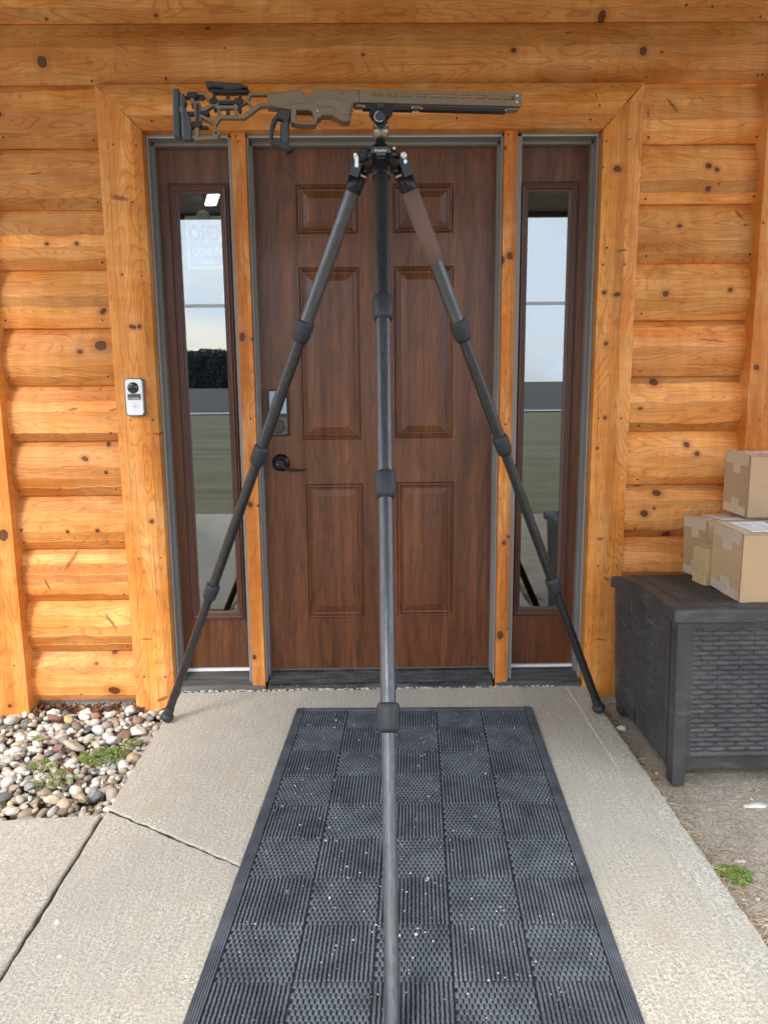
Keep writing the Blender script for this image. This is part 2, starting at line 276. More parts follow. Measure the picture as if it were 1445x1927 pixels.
def lawn_mat(name, a, b, sc=1.0):
    m = NT(name); v = m.obj(); n1 = m.noise(m.obj(scale=(.22 * sc, 1.3 * sc, 1)), 1, 5, .7); n2 = m.noise(v, 25, 4, .7)
    c = m.mix(m.mr(n1, .35, .65), a, b); c = m.mix(m.mr(n2, .35, .7, 0, .6), c, tuple(x * .6 for x in a)); m.base(c, .95, 0, .1); m.bump(n2, .8, .03); return m.m
MAT_CONC = concrete('broomed_concrete', 0.0); MAT_CONC2 = concrete('broomed_concrete_paler', 3.3, (.62, .565, .460)); MAT_CONC3 = concrete('broomed_concrete_side', 8.1, (.61, .555, .450))
MAT_FOUND = concrete('foundation_concrete', 5.0, (.60, .57, .50))
MAT_SOIL = soil_mat()
def sheet(name, pts, z, mat, kind='structure'):
    m = MB(); m.add([(x, y, z) for x, y in pts], [tuple(range(len(pts)))]); o = m.build(name, mat, fix=False)
    if o.data.polygons[0].normal.z < 0: o.data.flip_normals()
    return tag(o, kind=kind)
# ground sheet to the horizon, lawn, field, road
sheet('ground', [(-700, -900), (700, -900), (700, 300), (-700, 300)], -.16, lawn_mat('grassy_ground', (.085, .09, .04), (.17, .15, .075)))
sheet('lawn', [(-60, -27.5), (60, -27.5), (60, -4.05), (-60, -4.05)], -.045, lawn_mat('spring_lawn', (.150, .150, .085), (.30, .265, .175)))
sheet('road', [(-300, -29.6), (300, -29.6), (300, -27.9), (-300, -27.9)], -.02, plain('road_gravel', (.42, .41, .39), .9))
sheet('ploughed_field', [(-500, -190), (500, -190), (500, -29.7), (-500, -29.7)], -.03, lawn_mat('tilled_earth', (.10, .09, .085), (.155, .14, .13), .5))
# far woods, one mass
def far_woods():
    mb = MB(); rr = random.Random(5)
    for i in range(110):
        x = -105 + 84 * (i + rr.random()) / 110; y = -190 - 14 * rr.random(); h = 7.9 + 2.4 * rr.random(); w = 3.6 + 2 * rr.random()
        mb.lathe((x, y, -.2), (x, y, h * .5), [(0, .25), (h * .5, .15)], 6)
        for k in range(1200):
            t = rr.random() ** .8; R_ = w * (1 - t * .55) * math.sqrt(rr.random()); q = rr.random() * 6.28
            c = Vector((x + R_ * math.cos(q), y + R_ * math.sin(q), -.1 + t * h)); s = .10 + .20 * rr.random()
            d1 = Vector((rr.uniform(-1, 1), rr.uniform(-1, 1), rr.uniform(-1, 1))).normalized() * s; d2 = d1.orthogonal().normalized() * s
            mb.add([c - d1, c + d2, c + d1, c - d2], [(0, 1, 2, 3)])
    tag(mb.build('far_woods', plain('dark_evergreen', (.085, .095, .090), .9, var=.4, scale=.5), fix=False), 'dark line of trees beyond the ploughed field, mirrored in the left sidelight glass', kind='stuff')
far_woods()

# ------------------------------------------------------------------ walkway slabs (z = 0)
def slab(name, pts, mat, z0=-.13, z1=0.0, b=.006, wav=.0025):
    """polygon slab with chipped, rounded arrises"""
    P = []; n = len(pts)
    for i in range(n):
        a = Vector(pts[i]); c = Vector(pts[(i + 1) % n]); L_ = (c - a).length; k = max(1, int(L_ / .012)) if L_ < 2.6 else max(1, int(L_ / .03))
        nv = Vector((-(c - a).y, (c - a).x)).normalized()
        for j in range(k):
            t = j / k; w = 0 if j == 0 else wav * (sn(i + 3, t * L_, .03) + .6 * sn(i + 9, t * L_, .012)); P.append(a.lerp(c, t) + nv * w)
    area = sum(P[i].x * P[(i + 1) % len(P)].y - P[(i + 1) % len(P)].x * P[i].y for i in range(len(P)))
    if area < 0: P.reverse()
    N = len(P); inn = []
    for i in range(N):
        d = (P[(i + 1) % N] - P[i - 1]).normalized(); inn.append(P[i] + Vector((-d.y, d.x)) * b)
    mb = MB(); vs = [(p.x, p.y, z0) for p in P] + [(p.x, p.y, z1 - b) for p in P] + [((p.x * .65 + q.x * .35), (p.y * .65 + q.y * .35), z1 - b * .3) for p, q in zip(P, inn)] + [(p.x, p.y, z1) for p in inn]
    fs = []
    for r in range(3):
        for i in range(N): fs.append((r * N + i, r * N + (i + 1) % N, (r + 1) * N + (i + 1) % N, (r + 1) * N + i))
    fs.append(tuple(3 * N + i for i in range(N)))
    return tag(mb.add(vs, fs).build(name, mat, fix=False), kind='structure')
XL, XR = -.795, .822
def dj(x): return -.970 + (x + .795) * (-.628)          # the diagonal joint
slab('walkway', [(XL, -.135), (XR, -.118), (XR, dj(XR) + .006), (XL, dj(XL) + .006)], MAT_CONC, b=.0025)
slab('walkway', [(XL, dj(XL) - .005), (XR, dj(XR) - .005), (XR, -4.05), (XL, -4.05)], MAT_CONC2, b=.0025)
slab('walkway', [(XL - .012, -.985), (XL - .020, -4.05), (-3.6, -4.05), (-3.6, -1.02), (-1.40, -1.035), (-1.12, -1.008)], MAT_CONC3, z1=-.004)
slab('walkway', [(XL - .012, -4.06), (XL - .02, -4.07), (XR, -4.07), (XR, -4.06)], MAT_CONC3, z1=-.02)
# dirt packed into the joints
mb = MB(); mb.add([(XL + .002, dj(XL) - .008, -.006), (XR - .002, dj(XR) - .008, -.006), (XR - .002, dj(XR) + .009, -.006), (XL + .002, dj(XL) + .009, -.006)], [(0, 1, 2, 3)])
mb.add([(XL - .014, -.99, -.012), (XL + .003, -.99, -.012), (XL + .003, -4.04, -.012), (XL - .022, -4.04, -.012)], [(0, 1, 2, 3)])
tag(mb.build('joint_dirt', plain('joint_dirt', (.055, .045, .036), .95, var=.4, scale=90, bump=.6)), kind='structure')
# tooled edge band along the right side: a shallow step line
mb = MB(); 
for i in range(60):
    y0 = -.14 - i * .032; y1 = y0 - .032
    x0 = .742 + .0015 * sn(2, y0, .1); x1 = .742 + .0015 * sn(2, y1, .1)
    mb.add([(x0 - .0035, y0, .0005), (x0, y0, .0028), (XR - .008, y0, .0024), (x1 - .0035, y1, .0005), (x1, y1, .0028), (XR - .008, y1, .0024)], [(0, 1, 4, 3), (1, 2, 5, 4)])
o = mb.build('walkway_edge', concrete('trowelled_concrete', 6.0, (.58, .54, .455)), fix=True); tag(o, kind='structure')
# crumbled mortar in front of the threshold
mb = MB(); rr = random.Random(3)
for i in range(150):
    x = -.79 + 1.60 * (i + rr.random()) / 150; y = -.130 + .016 * (x + .79) / 1.6 + rr.uniform(-.006, .008)
    bm = bmesh.new(); bmesh.ops.create_icosphere(bm, subdivisions=1, radius=1)
    s = rr.uniform(.003, .0085)
    for v in bm.verts: v.co = Vector((v.co.x * s * rr.uniform(.8, 1.7), v.co.y * s * rr.uniform(.7, 1.2), v.co.z * s * rr.uniform(.5, .9)))
    mb.bm(bm, Matrix.Translation((x, y, .0)))
tag(mb.build('mortar_crumbs', MAT_CONC2), 'crumbling mortar bits along the black door threshold', kind='stuff')
sheet('soil', [(XR + .001, -4.05), (4, -4.05), (4, -.0), (XR + .001, .0)], -.035, MAT_SOIL)
sheet('gravel_bed', [(-4, -1.2), (XL, -1.2), (XL, -.0), (-4, .0)], -.125, plain('dark_bed_soil', (.12, .09, .065), .95, var=.4, bump=.5))

# ------------------------------------------------------------------ the building
B_ = empty('log_building', (0, 0, 0), 'log building front with honey stained half log siding, brown door and two glazed sidelights', 'building')
def hewn(name, rows, ua, ub, place, mat, parent, amp, seed, du=.014, rough=.0009, tone=.10, wl=.11, step=.0016):
    """hand-hewn timber: adzed facets that meet in wavy arrises with a small step. rows = [(v, depth, wobble)], place(u, v, d)"""
    R2_ = []
    for i, (v, d, w) in enumerate(rows):
        if w: R2_ += [(v, d - step * .6, w, i), (v + .0014, d + step * .4, w, i)]
        else: R2_.append((v, d, 0, i))
    n = len(R2_); mb = MB(); Lmax = max(ub(r[0]) - ua(r[0]) for r in rows); m = max(2, int(Lmax / du)); rr = random.Random(seed)
    vs = []
    for j in range(m + 1):
        t = j / m
        for (v, d, w, i) in R2_:
            u = ua(v) + (ub(v) - ua(v)) * t
            vv = v + w * amp * (.75 * sn(seed + i * 1.7, u, wl) + .35 * sn(seed * 2 + i, u, wl * .37)); dd = d + (rough * (sn(seed + 40 + i, u, .09) + .5 * sn(seed + 60 + i, u, .03)) if w else 0)
            vs.append(place(u, vv, dd))
    fs = []; tn = []; last = 0
    for i in range(n - 1):
        base = rr.uniform(-tone, tone)
        while abs(base - last) < tone * .45: base = rr.uniform(-tone, tone)
        last = base; tv = base; nxt = rr.uniform(.1, .5) / (Lmax / m)
        for j in range(m):
            if j > nxt: tv = base + rr.uniform(-.045, .045); nxt = j + rr.uniform(.12, .6) / (Lmax / m)
            fs.append((j * n + i, j * n + i + 1, (j + 1) * n + i + 1, (j + 1) * n + i)); tn.append(tv)
    fs.append(tuple(range(n))); fs.append(tuple(m * n + k for k in range(n))[::-1]); tn += [0, 0]
    mb.add(vs, fs, tone=tn); return mb.build(name, mat, parent)
LBACK = -.06
for k_, c_ in (('R2', (1.13, 2.188, .055, .0016, 0)), ('L8', (-1.12, .905, .10, .0013, 1)), ('R6', (1.24, 1.262, .10, .0013, -2)), ('L3', (-1.05, 1.99, .07, .0012, -4)), ('casR', (.824, 1.02, .0013, .34, .6)), ('casR', (.905, .62, .0012, .25, -.5)), ('casL', (-.865, .45, .0012, .22, .8)), ('log0', (.2, 2.30, .22, .0013, .5))): KN[k_][0].append(c_)
def log(z0, h, xa, xb, key, seed, name='log'):
    kn, na = KN.get(key, ((), ()))
    rr = random.Random(seed * 5 + 1); t = rr.uniform(-.06, .06); g = rr.uniform(-.05, .05)
    lt = tuple(c * (1 + t) for c in (.79, .340 * (1 + g), .098 * (1 + g))); md = tuple(c * (1 + t) for c in (.62, .208 * (1 + g), .038))
    mt = wood('pine_log_' + str(seed), 'h', kn, na, seed, lt, md)
    rows = [(0.001, LBACK, 0), (0.0, -.089, 0), (.003, -.0950, 0), (.035, -.1175, 1), (.074, -.1280, 1), (.112, -.1285, 1), (.150, -.1185, 1), (.186, -.101, 1), (h + .004, -.080, 0), (h + .006, LBACK, 0)]
    rows = [(v * h / .2075 if 0 < k < 8 else v, d, w) for k, (v, d, w) in enumerate(rows)]
    return hewn(name, rows, lambda v: xa, lambda v: xb, lambda u, v, d: (u, d, z0 + v), mt, B_, .0066, seed, tone=.26)
PX0, PX1 = -1.383, 1.372
hl, hr = .2085, .2058
log(2.4475, .21, -3.2, 3.2, 'logm1', 1)
log(2.2485, .199, PX0 - .02, PX1 + .02, 'log0', 2)
for k in range(2, 13):
    log(2.2485 - hl * (k - 1), hl, PX0 - .02, -.955, 'L%d' % k, 10 + k)
for k in range(2, 13):
    log(2.2485 - hr * (k - 1), hr, .93, PX1 + .02, 'R%d' % k, 30 + k)
for k in range(12):                                   # beyond the corner posts
    log(2.2485 - hl * k, hl, -3.2, -1.50, '', 50 + k); log(2.2485 - hr * k, hr, 1.50, 3.2, '', 70 + k)
# foundation and the wall behind
MB().box(-3.2, -.80, -.062, .12, -.2, -.03).build('foundation', MAT_FOUND, B_)
MB().box(.82, 3.2, -.062, .12, -.2, -.03).build('foundation', MAT_FOUND, B_)
mb = MB(); dk = plain('wall_core', (.10, .085, .07), .9)
mb.box(-3.2, -.83, -.061, .10, -.03, 2.9).box(.82, 3.2, -.061, .10, -.03, 2.9).box(-.83, .82, -.061, .10, 2.10, 2.9).build('wall_core', dk, B_)
# interior room seen dimly through the glass
mb = MB(); mb.add([(-3, .12, 0), (3, .12, 0), (3, 4, 0), (-3, 4, 0), (-3, .12, 2.6), (3, .12, 2.6), (3, 4, 2.6), (-3, 4, 2.6)], [(0, 1, 2, 3), (4, 5, 6, 7), (2, 3, 7, 6), (0, 3, 7, 4), (1, 2, 6, 5)])
mb.build('interior_wall', plain('dim_interior', (.035, .033, .033), .9), B_)
# casing boards ---------------------------------------------------
CO_L, CI_L, CO_R, CI_R, CT, CB = -.975, -.822, .944, .806, 2.2365, 2.088
def vboard(key, xa, xb, zb, ztop, seed, front, back, name='casing_board', amp=.0048, bulge=.010, nf=5, parent=None, lt=(.77, .308, .066), md=(.61, .202, .032)):
    kn, na = KN.get(key, ((), ())); mt = wood('pine_board_' + key, 'v', kn, na, seed, lt, md)
    w = xb - xa; rows = [(xa + .0006, back, 0), (xa, front, 0)]
    for i in range(1, nf): t = i / nf; rows.append((xa + w * (t + .03 * math.sin(seed + i * 2.1)), front - bulge * math.sin(math.pi * t) ** .8, 1))
    rows += [(xb, front, 0), (xb - .0006, back, 0)]
    return hewn(name, rows, lambda v: zb, ztop if callable(ztop) else (lambda v: ztop), lambda u, v, d: (v, d, u), mt, parent or B_, amp, seed, wl=.16, step=.0006, tone=.18)
mtr = lambda v: CB + (CT - CB) * (CI_L - v) / (CI_L - CO_L)
vboard('casL', CO_L, CI_L, -.083, lambda v: min(CT, mtr(v)) - .0014, 101, -.130, -.0605)
mtr2 = lambda v: CB + (CT - CB) * (v - CI_R) / (CO_R - CI_R)
vboard('casR', CI_R, CO_R, -.043, lambda v: min(CT, mtr2(v)) - .0014, 102, -.130, -.0605)
kn, na = KN['head']; mt = wood('pine_board_head', 'h', kn, na, 103, (.72, .265, .048), (.57, .175, .026))
rows = [(CB, -.0605, 0), (CB, -.130, 0), (CB + .045, -.137, 1), (CB + .083, -.139, 1), (CB + .115, -.136, 1), (CT, -.130, 0), (CT - .0006, -.0605, 0)]
hewn('casing_board', rows, lambda v: CI_L - (CI_L - CO_L) * (v - CB) / (CT - CB) + .0014, lambda v: CI_R + (CO_R - CI_R) * (v - CB) / (CT - CB) - .0014, lambda u, v, d: (u, d, v), mt, B_, .0045, 103, tone=.2)
# corner posts
o = vboard('postL', -1.515, PX0, -.075, 2.2485, 104, -.170, -.0602, 'corner_post', .002, .004)
o = vboard('postR', PX1 - .003, 1.515, -.075, 2.2485, 105, -.170, -.0602, 'corner_post', .002, .004, lt=(.64, .215, .036), md=(.49, .140, .020))
# mullion posts
vboard('mulL', -.5135, -.4625, .0, CB + .0, 106, -.109, -.0865, 'mullion_post', .0016, .0015, 3, lt=(.64, .215, .036), md=(.49, .140, .020))
vboard('mulR', .4585, .5065, .0, CB + .0, 107, -.109, -.0865, 'mullion_post', .0016, .0015, 3, lt=(.64, .215, .036), md=(.49, .140, .020))
# grey jambs ------------------------------------------------------
GREY = plain('taupe_grey_jamb', (.240, .224, .208), .5, var=.08, scale=8, bump=.04); LGREY = plain('pale_grey_bead', (.50, .49, .46), .45, var=.06); WHITE = plain('white_sill_strip', (.80, .81, .82), .4, var=.04)
def jamb(x0, x1, z0, z1, s0, s1):
    """s0 / s1: which sides show brickmould steps (left / right)"""
    mb = MB(); mb.box(x0, x1, -.0845, .05, z0, z1)
    for s, x in ((-1, x0), (1, x1)):
        if (s < 0 and s0) or (s > 0 and s1):
            mb.box(min(x, x + s * .007), max(x, x + s * .007), -.032, .05, z0, z1)
    mb.build('door_jamb', GREY, B_)
    b = MB()
    for s, x in ((-1, x0), (1, x1)):
        if (s < 0 and s0) or (s > 0 and s1): b.box(min(x, x + s * .0018), max(x, x + s * .0018), -.0862, -.0840, z0, z1)
    b.build('jamb_bead', LGREY, B_)
jamb(-.8215, -.815, .02, 2.087, False, True); jamb(-.5255, -.459, .02, 2.0755, True, True); jamb(.455, .5235, .02, 2.0755, True, True); jamb(.799, .8055, .02, 2.087, True, False)
mb = MB()
for x0, x1 in ((-.815, -.5255), (-.459, .455), (.5235, .799)): mb.box(x0, x1, -.0846, .05, 2.0758, 2.0875).box(x0, x1, -.032, .0495, 2.0640, 2.0757)
mb.build('head_jamb', GREY, B_)
mb = MB()
for x0, x1 in ((-.813, -.5275), (-.457, .453), (.5255, .797)): mb.box(x0, x1, -.0865, -.0847, 2.0752, 2.0785)
mb.build('jamb_bead', LGREY, B_)
# threshold -------------------------------------------------------
def thresh(x0, x1, mat, name, rib=.0017):
    mb = MB(); pr = [(.06, .000), (.06, .038), (-.004, .038), (-.012, .034)]
    y = -.016
    while y > -.106:
        z = .033 - (-.016 - y) * .17; pr += [(y, z - rib), (y - .0025, z - rib), (y - .0032, z), (y - .0068, z)]; y -= .0075
    pr += [(-.112, .014), (-.118, .006), (-.120, .0)]
    n = len(pr); mb.add([(x0, y, z) for y, z in pr] + [(x1, y, z) for y, z in pr], [(i, i + 1, n + i + 1, n + i) for i in range(n - 1)] + [tuple(range(n)), tuple(range(n, 2 * n))[::-1]])
    return mb.build(name, mat, B_)
m = NT('black_threshold'); nn = m.noise(m.obj(scale=(9, 60, 60)), 1, 4, .65); n3 = m.noise(m.obj(), 130, 3, .7)
c = m.mix(m.mr(nn, .45, .7, 0, .7), (.013, .013, .014), (.13, .125, .12)); c = m.mix(m.mr(n3, .62, .70, 0, .8), c, (.36, .35, .33)); m.base(c, .42, 0, .5); TH = m.m
thresh(-.452, .449, TH, 'threshold')
m = NT('weathered_sill'); nn = m.noise(m.obj(scale=(6, 90, 90)), 1, 4, .65); m.base(m.mix(m.mr(nn, .35, .7), (.035, .033, .031), (.115, .105, .095)), .55); TH2 = m.m
thresh(-.80, -.466, TH2, 'threshold', .001); thresh(.463, .80, TH2, 'threshold', .001)
MB().box(-.80, .812, -.116, .1, -.12, .0005).build('threshold_base', plain('dark_sill_base', (.06, .055, .05), .8), B_)
for a_, b_ in ((-.806, -.530), (.538, .806)): MB().box(a_, b_, -.010, .01, .0385, .050).build('sill_strip', WHITE, B_)
# walnut door skin -------------------------------------------------
def walnut(name, seed=0.0):
    m = NT(name); fld = m.noise(m.obj(scale=(7.0, 1, 1.15), loc=(seed, 0, seed)), 1, 2.2, .5, .7)
    ring = m.mr(m.math('SINE', m.math('MULTIPLY', fld, 70.0)), .1, 1, 0, 1, True)
    big = m.noise(m.obj(scale=(22, 1, .8), loc=(seed, 0, 0)), 1, 4, .65); patch = m.noise(m.obj(scale=(11, 1, 1.9), loc=(seed + 4, 0, 0)), 1, 4, .65, .9)
    fib = m.noise(m.obj(scale=(300, 1, 9)), 1, 3, .65)
    c = m.mix(m.mr(big, .3, .7), (.095, .029, .011), (.255, .085, .027)); c = m.mix(m.mr(patch, .54, .74, 0, .55), c, (.050, .020, .014)); c = m.mix(m.mr(patch, .42, .26, 0, .35), c, (.30, .112, .036))
    c = m.mix(m.math('MULTIPLY', ring, m.mr(patch, .35, .65, .15, .42)), c, (.045, .017, .010)); c = m.mix(m.mr(fib, .38, .62, 0, .55), c, (.045, .016, .008))
    m.base(c, m.mr(fib, .3, .7, .30, .40), 0, .42); m.bump(fib, .22, .0007); return m.m
WAL = walnut('walnut_grain_skin'); WALS = walnut('walnut_grain_sidelight', 5.0); TRIM = plain('brown_lite_frame', (.105, .042, .028), .38, var=.12, scale=12)
def ringpanel(mb, x0, x1, z0, z1, prof):
    """nested mitred rings: prof = (inset, y)"""
    rings = [[(x0 + a, y, z0 + a), (x1 - a, y, z0 + a), (x1 - a, y, z1 - a), (x0 + a, y, z1 - a)] for a, y in prof]
    for A_, C_ in zip(rings, rings[1:]):
        for i in range(4): j = (i + 1) % 4; mb.add([A_[i], A_[j], C_[j], C_[i]], [(0, 1, 2, 3)])
    return rings[-1]
def gridface(mb, xs, zs, holes, y=0.0):
    for i in range(len(xs) - 1):
        for j in range(len(zs) - 1):
            cx_, cz = (xs[i] + xs[i + 1]) / 2, (zs[j] + zs[j + 1]) / 2
            if any(h[0] < cx_ < h[1] and h[2] < cz < h[3] for h in holes): continue
            mb.add([(xs[i], y, zs[j]), (xs[i + 1], y, zs[j]), (xs[i + 1], y, zs[j + 1]), (xs[i], y, zs[j + 1])], [(0, 1, 2, 3)])
def slabdoor(name, x0, x1, z0, z1, holes, mat, parent):
    mb = MB(); xs = sorted({x0, x1, *[h[0] for h in holes], *[h[1] for h in holes]}); zs = sorted({z0, z1, *[h[2] for h in holes], *[h[3] for h in holes]})
    gridface(mb, xs, zs, holes); return mb
hs = [(-.299, -.068, 1.760, 1.937), (.062, .289, 1.762, 1.938), (-.296, -.067, .987, 1.640), (.065, .291, .990, 1.642), (-.291, -.062, .258, .812), (.070, .298, .261, .816)]
mb = slabdoor('door', -.4515, .4485, .041, 2.063, hs, WAL, B_)
PR = [(0, 0), (.0025, .0050), (.0055, .0062), (.0075, .0014), (.0115, .0004), (.0145, .0085), (.020, .0110), (.0225, .0110), (.0245, .0080), (.047, .0012), (.049, .0006)]
for (a, b, c_, d_) in hs:
    R4 = ringpanel(mb, a, b, c_, d_, PR); mb.add(R4, [(0, 1, 2, 3)])
mb.box(-.4514, .4484, .012, .044, .0412, 2.0628)
DOOR = mb.build('door', WAL, B_, fix=False)
for p_ in DOOR.data.polygons: pass
bm = bmesh.new(); bm.from_mesh(DOOR.data)
for f in bm.faces:
    if f.calc_center_median().y < .0119 and f.normal.y > 0: f.normal_flip()
bm.to_mesh(DOOR.data); bm.free()
MB().box(-.4510, .4480, -.004, .04, .0382, .0405).build('door_sweep', plain('grey_sweep', (.16, .155, .15), .5), DOOR)
# scratches on the door
mb = MB()
for pts in ([(-.232, .640), (-.228, .60), (-.223, .56), (-.219, .515), (-.216, .48)], [(-.205, .185), (-.196, .193)], [(-.199, .178), (-.190, .181)]):
    for (a, b), (c_, d_) in zip(pts, pts[1:]): mb.add([(a, -.0012 + .009, b), (a + .0016, -.0012 + .009, b), (c_ + .0016, -.0012 + .009, d_), (c_, -.0012 + .009, d_)], [(0, 1, 2, 3)])
# lever handle
BLK = plain('aged_bronze', (.022, .019, .017), .32, .6, var=.2, scale=60)
LV = MB(); LV.lathe((-.385, .002, .899), (-.385, -.014, .899), [(0, .0345), (.006, .0345), (.012, .031), (.0155, .022)], 40); LV.lathe((-.385, -.010, .899), (-.385, -.058, .899), [(0, .017), (.030, .0145), (.036, .0190), (.046, .0195), (.050, .0165)], 32)
LVO = LV.build('door_handle', BLK, DOOR)
mb = MB(); P_ = [(-.392, .897, .0150), (-.376, .8935, .0135), (-.360, .883, .0085), (-.345, .8755, .0058), (-.325, .8735, .0048), (-.300, .874, .0040), (-.284, .8765, .0036)]
sec = 12; vs = []; fs = []
for (x, z, r) in P_:
    for j in range(sec): q = 2 * math.pi * j / sec; vs.append((x, -.056 - .0042 * math.cos(q) * (1 + r * 20), z + r * math.sin(q)))
for i in range(len(P_) - 1):
    for j in range(sec): k = (j + 1) % sec; fs.append((i * sec + j, i * sec + k, (i + 1) * sec + k, (i + 1) * sec + j))
fs += [tuple(range(sec)), tuple((len(P_) - 1) * sec + j for j in range(sec))[::-1]]
mb.add(vs, fs, smooth=True); mb.build('lever', BLK, LVO)
MB().lathe((-.3895, -.060, .899), (-.3895, -.0655, .899), [(0, .0085), (.004, .0085), (.0055, .0070)], 24).build('key_cylinder', plain('cylinder_face', (.06, .055, .05), .3, .7), LVO)
# keypad deadbolt
KP = MB(); KP.bbox(-.4260, -.3485, -.026, .002, 1.006, 1.184, .007); KPO = KP.build('keypad_lock', plain('keypad_black', (.018, .016, .016), .3), DOOR)
MB().bbox(-.4205, -.3545, -.0285, -.0262, 1.092, 1.1785, .001).build('lock_screen', plain('keypad_glass', (.34, .42, .52), .08, spec=.9, var=.1, scale=12), KPO)
mb = MB(); mb.bbox(-.420, -.354, -.0283, -.0262, 1.011, 1.078, .001); mb.build('lock_plate', plain('lock_plate', (.09, .085, .08), .4, .5), KPO)
MB().lathe((-.3905, -.0285, 1.043), (-.3905, -.0345, 1.043), [(0, .0275), (.0045, .0275), (.006, .025)], 40).build('thumb_turn', plain('bronze_disc', (.05, .042, .038), .35, .6), KPO)
# sidelights --------------------------------------------------------
def glass_mat():
    m = NT('coated_glass'); t = m.t; t.nodes.remove(m.p)
    tr = m.n('ShaderNodeBsdfTransparent', {0: (.80, .84, .84, 1)}); gl = m.n('ShaderNodeBsdfAnisotropic', {0: (.96, .98, 1.0, 1), 1: 0.0})
    fr = m.n('ShaderNodeFresnel', {0: 1.5}).outputs[0]; fac = m.math('MULTIPLY_ADD', fr, .9, .135, clamp=True)
    mx = m.n('ShaderNodeMixShader', {0: fac, 1: tr.outputs[0], 2: gl.outputs[0]}); m.link(mx.outputs[0], m.out.inputs[0]); return m.m
GLASS = glass_mat()
def sidelight(x0, x1, tx0, tx1, gx0, gx1, seed):
    hole = (tx0 + .012, tx1 - .012, .270, 1.930); mb = slabdoor('s', x0, x1, .0505, 2.063, [hole], WALS, B_); mb.box(x0, hole[0], .001, .044, .05, 2.0625).box(hole[1], x1, .001, .044, .05, 2.0625).box(hole[0], hole[1], .001, .044, .05, .27).box(hole[0], hole[1], .001, .044, 1.93, 2.0625)
    S_ = mb.build('sidelight', WALS, B_)
    fr = MB(); e = (tx1 - tx0 - (gx1 - gx0)) / 2
    R4 = ringpanel(fr, tx0, tx1, .257, 1.941, [(0, .004), (0, -.006), (.0015, -.009), (.005, -.010), (.007, -.0075), (.009, -.0075), (.011, -.013), (.0135, -.0145), (.0165, -.0135), (.018, -.009), (.020, -.009), (.0215, -.0115), (.024, -.011), (.0265, -.003), (e, .003), (e, .012)])
    f_ = fr.build('window_frame', TRIM, S_, fix=False)
    bm = bmesh.new(); bm.from_mesh(f_.data)
    for f in bm.faces:
        if f.normal.y > .01: f.normal_flip()
    bm.to_mesh(f_.data); bm.free()
    MB().box(gx0 - .004, gx1 + .004, .0060, .0085, .280, 1.916).build('window_pane', GLASS, S_)
    MB().box(gx0 - .003, gx1 + .003, .0040, .0058, 1.496, 1.508).build('glazing_bar', plain('pale_glazing_bar', (.42, .43, .44), .5), S_)
    return S_
sidelight(-.8095, -.5295, -.770, -.547, -.739, -.585, 1)
sidelight(.5275, .8065 - .0125, .534, .759, .576, .727, 2)

# porch roof over the entry (seen mirrored in the glass, shades the upper wall)
SOF = plain('painted_soffit', (.20, .19, .19), .7, var=.15, scale=6)
mb = MB(); RX = 1.90; mb.box(-RX, RX, -3.90, -.125, 2.66, 2.72); mb.build('porch_roof', SOF, B_)
mb = MB(); mb.box(-RX - .05, RX + .05, -3.97, -3.901, 2.62, 2.86); mb.build('fascia', plain('brown_fascia', (.12, .09, .07), .6), B_)
PPW = wood('porch_post_wood', 'v', (), (), 9)
for x in (-1.81, 1.81): MB().bbox(x - .075, x + .075, -3.80, -3.65, -.05, 2.66, .008).build('porch_post', PPW, B_)
EM = NT('lit_tube'); EM.p.inputs['Base Color'].default_value = (.9, .9, .9, 1); EM.p.inputs['Emission Color'].default_value = (.92, .97, 1, 1); EM.p.inputs['Emission Strength'].default_value = 9
cl = empty('ceiling_light', (-1.25, -3.2, 2.645), 'lit narrow strip light under the porch ceiling, mirrored top right in the left sidelight glass', 'light')
fr_ = lambda t, w: (-1.245 + .16 * (t - .5) * -1 + w, -2.93 - .56 * t)
mb = MB(); 
a, b = fr_(0, 0), fr_(1, 0)
def strip(mb, t0, t1, w0, w1, z0, z1):
    c = [(*fr_(t0, w0), z0), (*fr_(t0, w1), z0), (*fr_(t1, w1), z0), (*fr_(t1, w0), z0)]; mb.add(c + [(x, y, z1) for x, y, z in c], [(0, 1, 2, 3), (4, 7, 6, 5), (0, 4, 5, 1), (1, 5, 6, 2), (2, 6, 7, 3), (3, 7, 4, 0)])
strip(mb, 0, 1, -.05, .05, 2.640, 2.658); mb.build('light_body', WHITE, cl)
for k in range(9):
    mb = MB(); strip(mb, k / 9 + .008, (k + 1) / 9 - .008, -.042, .042, 2.630, 2.6395); mb.build('light_panel', EM.m, cl)
# ------------------------------------------------------------------ open sign inside the left sidelight
SG = empty('open_sign', (-.625, .030, 1.74), 'white and blue OPEN COME IN sign hung inside the left sidelight', 'sign')
RX90 = Matrix.Rotation(math.pi / 2, 3, 'X')
SW = plain('sign_white', (.85, .85, .85), .5, var=.03); SB = plain('sign_blue', (.05, .22, .62), .5, var=.05); SK = plain('sign_black', (.03, .03, .035), .5); CL_ = plain('clear_rubber', (.45, .45, .44), .2)
MB().box(-.722, -.530, .0285, .0305, 1.640, 1.834).build('sign_board', SW, SG)
MB().box(-.708, -.540, .0272, .0284, 1.651, 1.738).build('blue_panel', SB, SG)
text_obj('lettering', 'OPEN', .076, Vector((-.6385, .0270, 1.768)), RX90, plain('sign_grey_black', (.05, .05, .05), .5), SG, sx=.72, bold=.0028)
text_obj('lettering', 'COME IN', .038, Vector((-.643, .0262, 1.7015)), RX90, SW, SG, sx=.72, bold=.0016)
MB().box(-.665, -.622, .0262, .0271, 1.659, 1.671).build('small_plate', SW, SG)
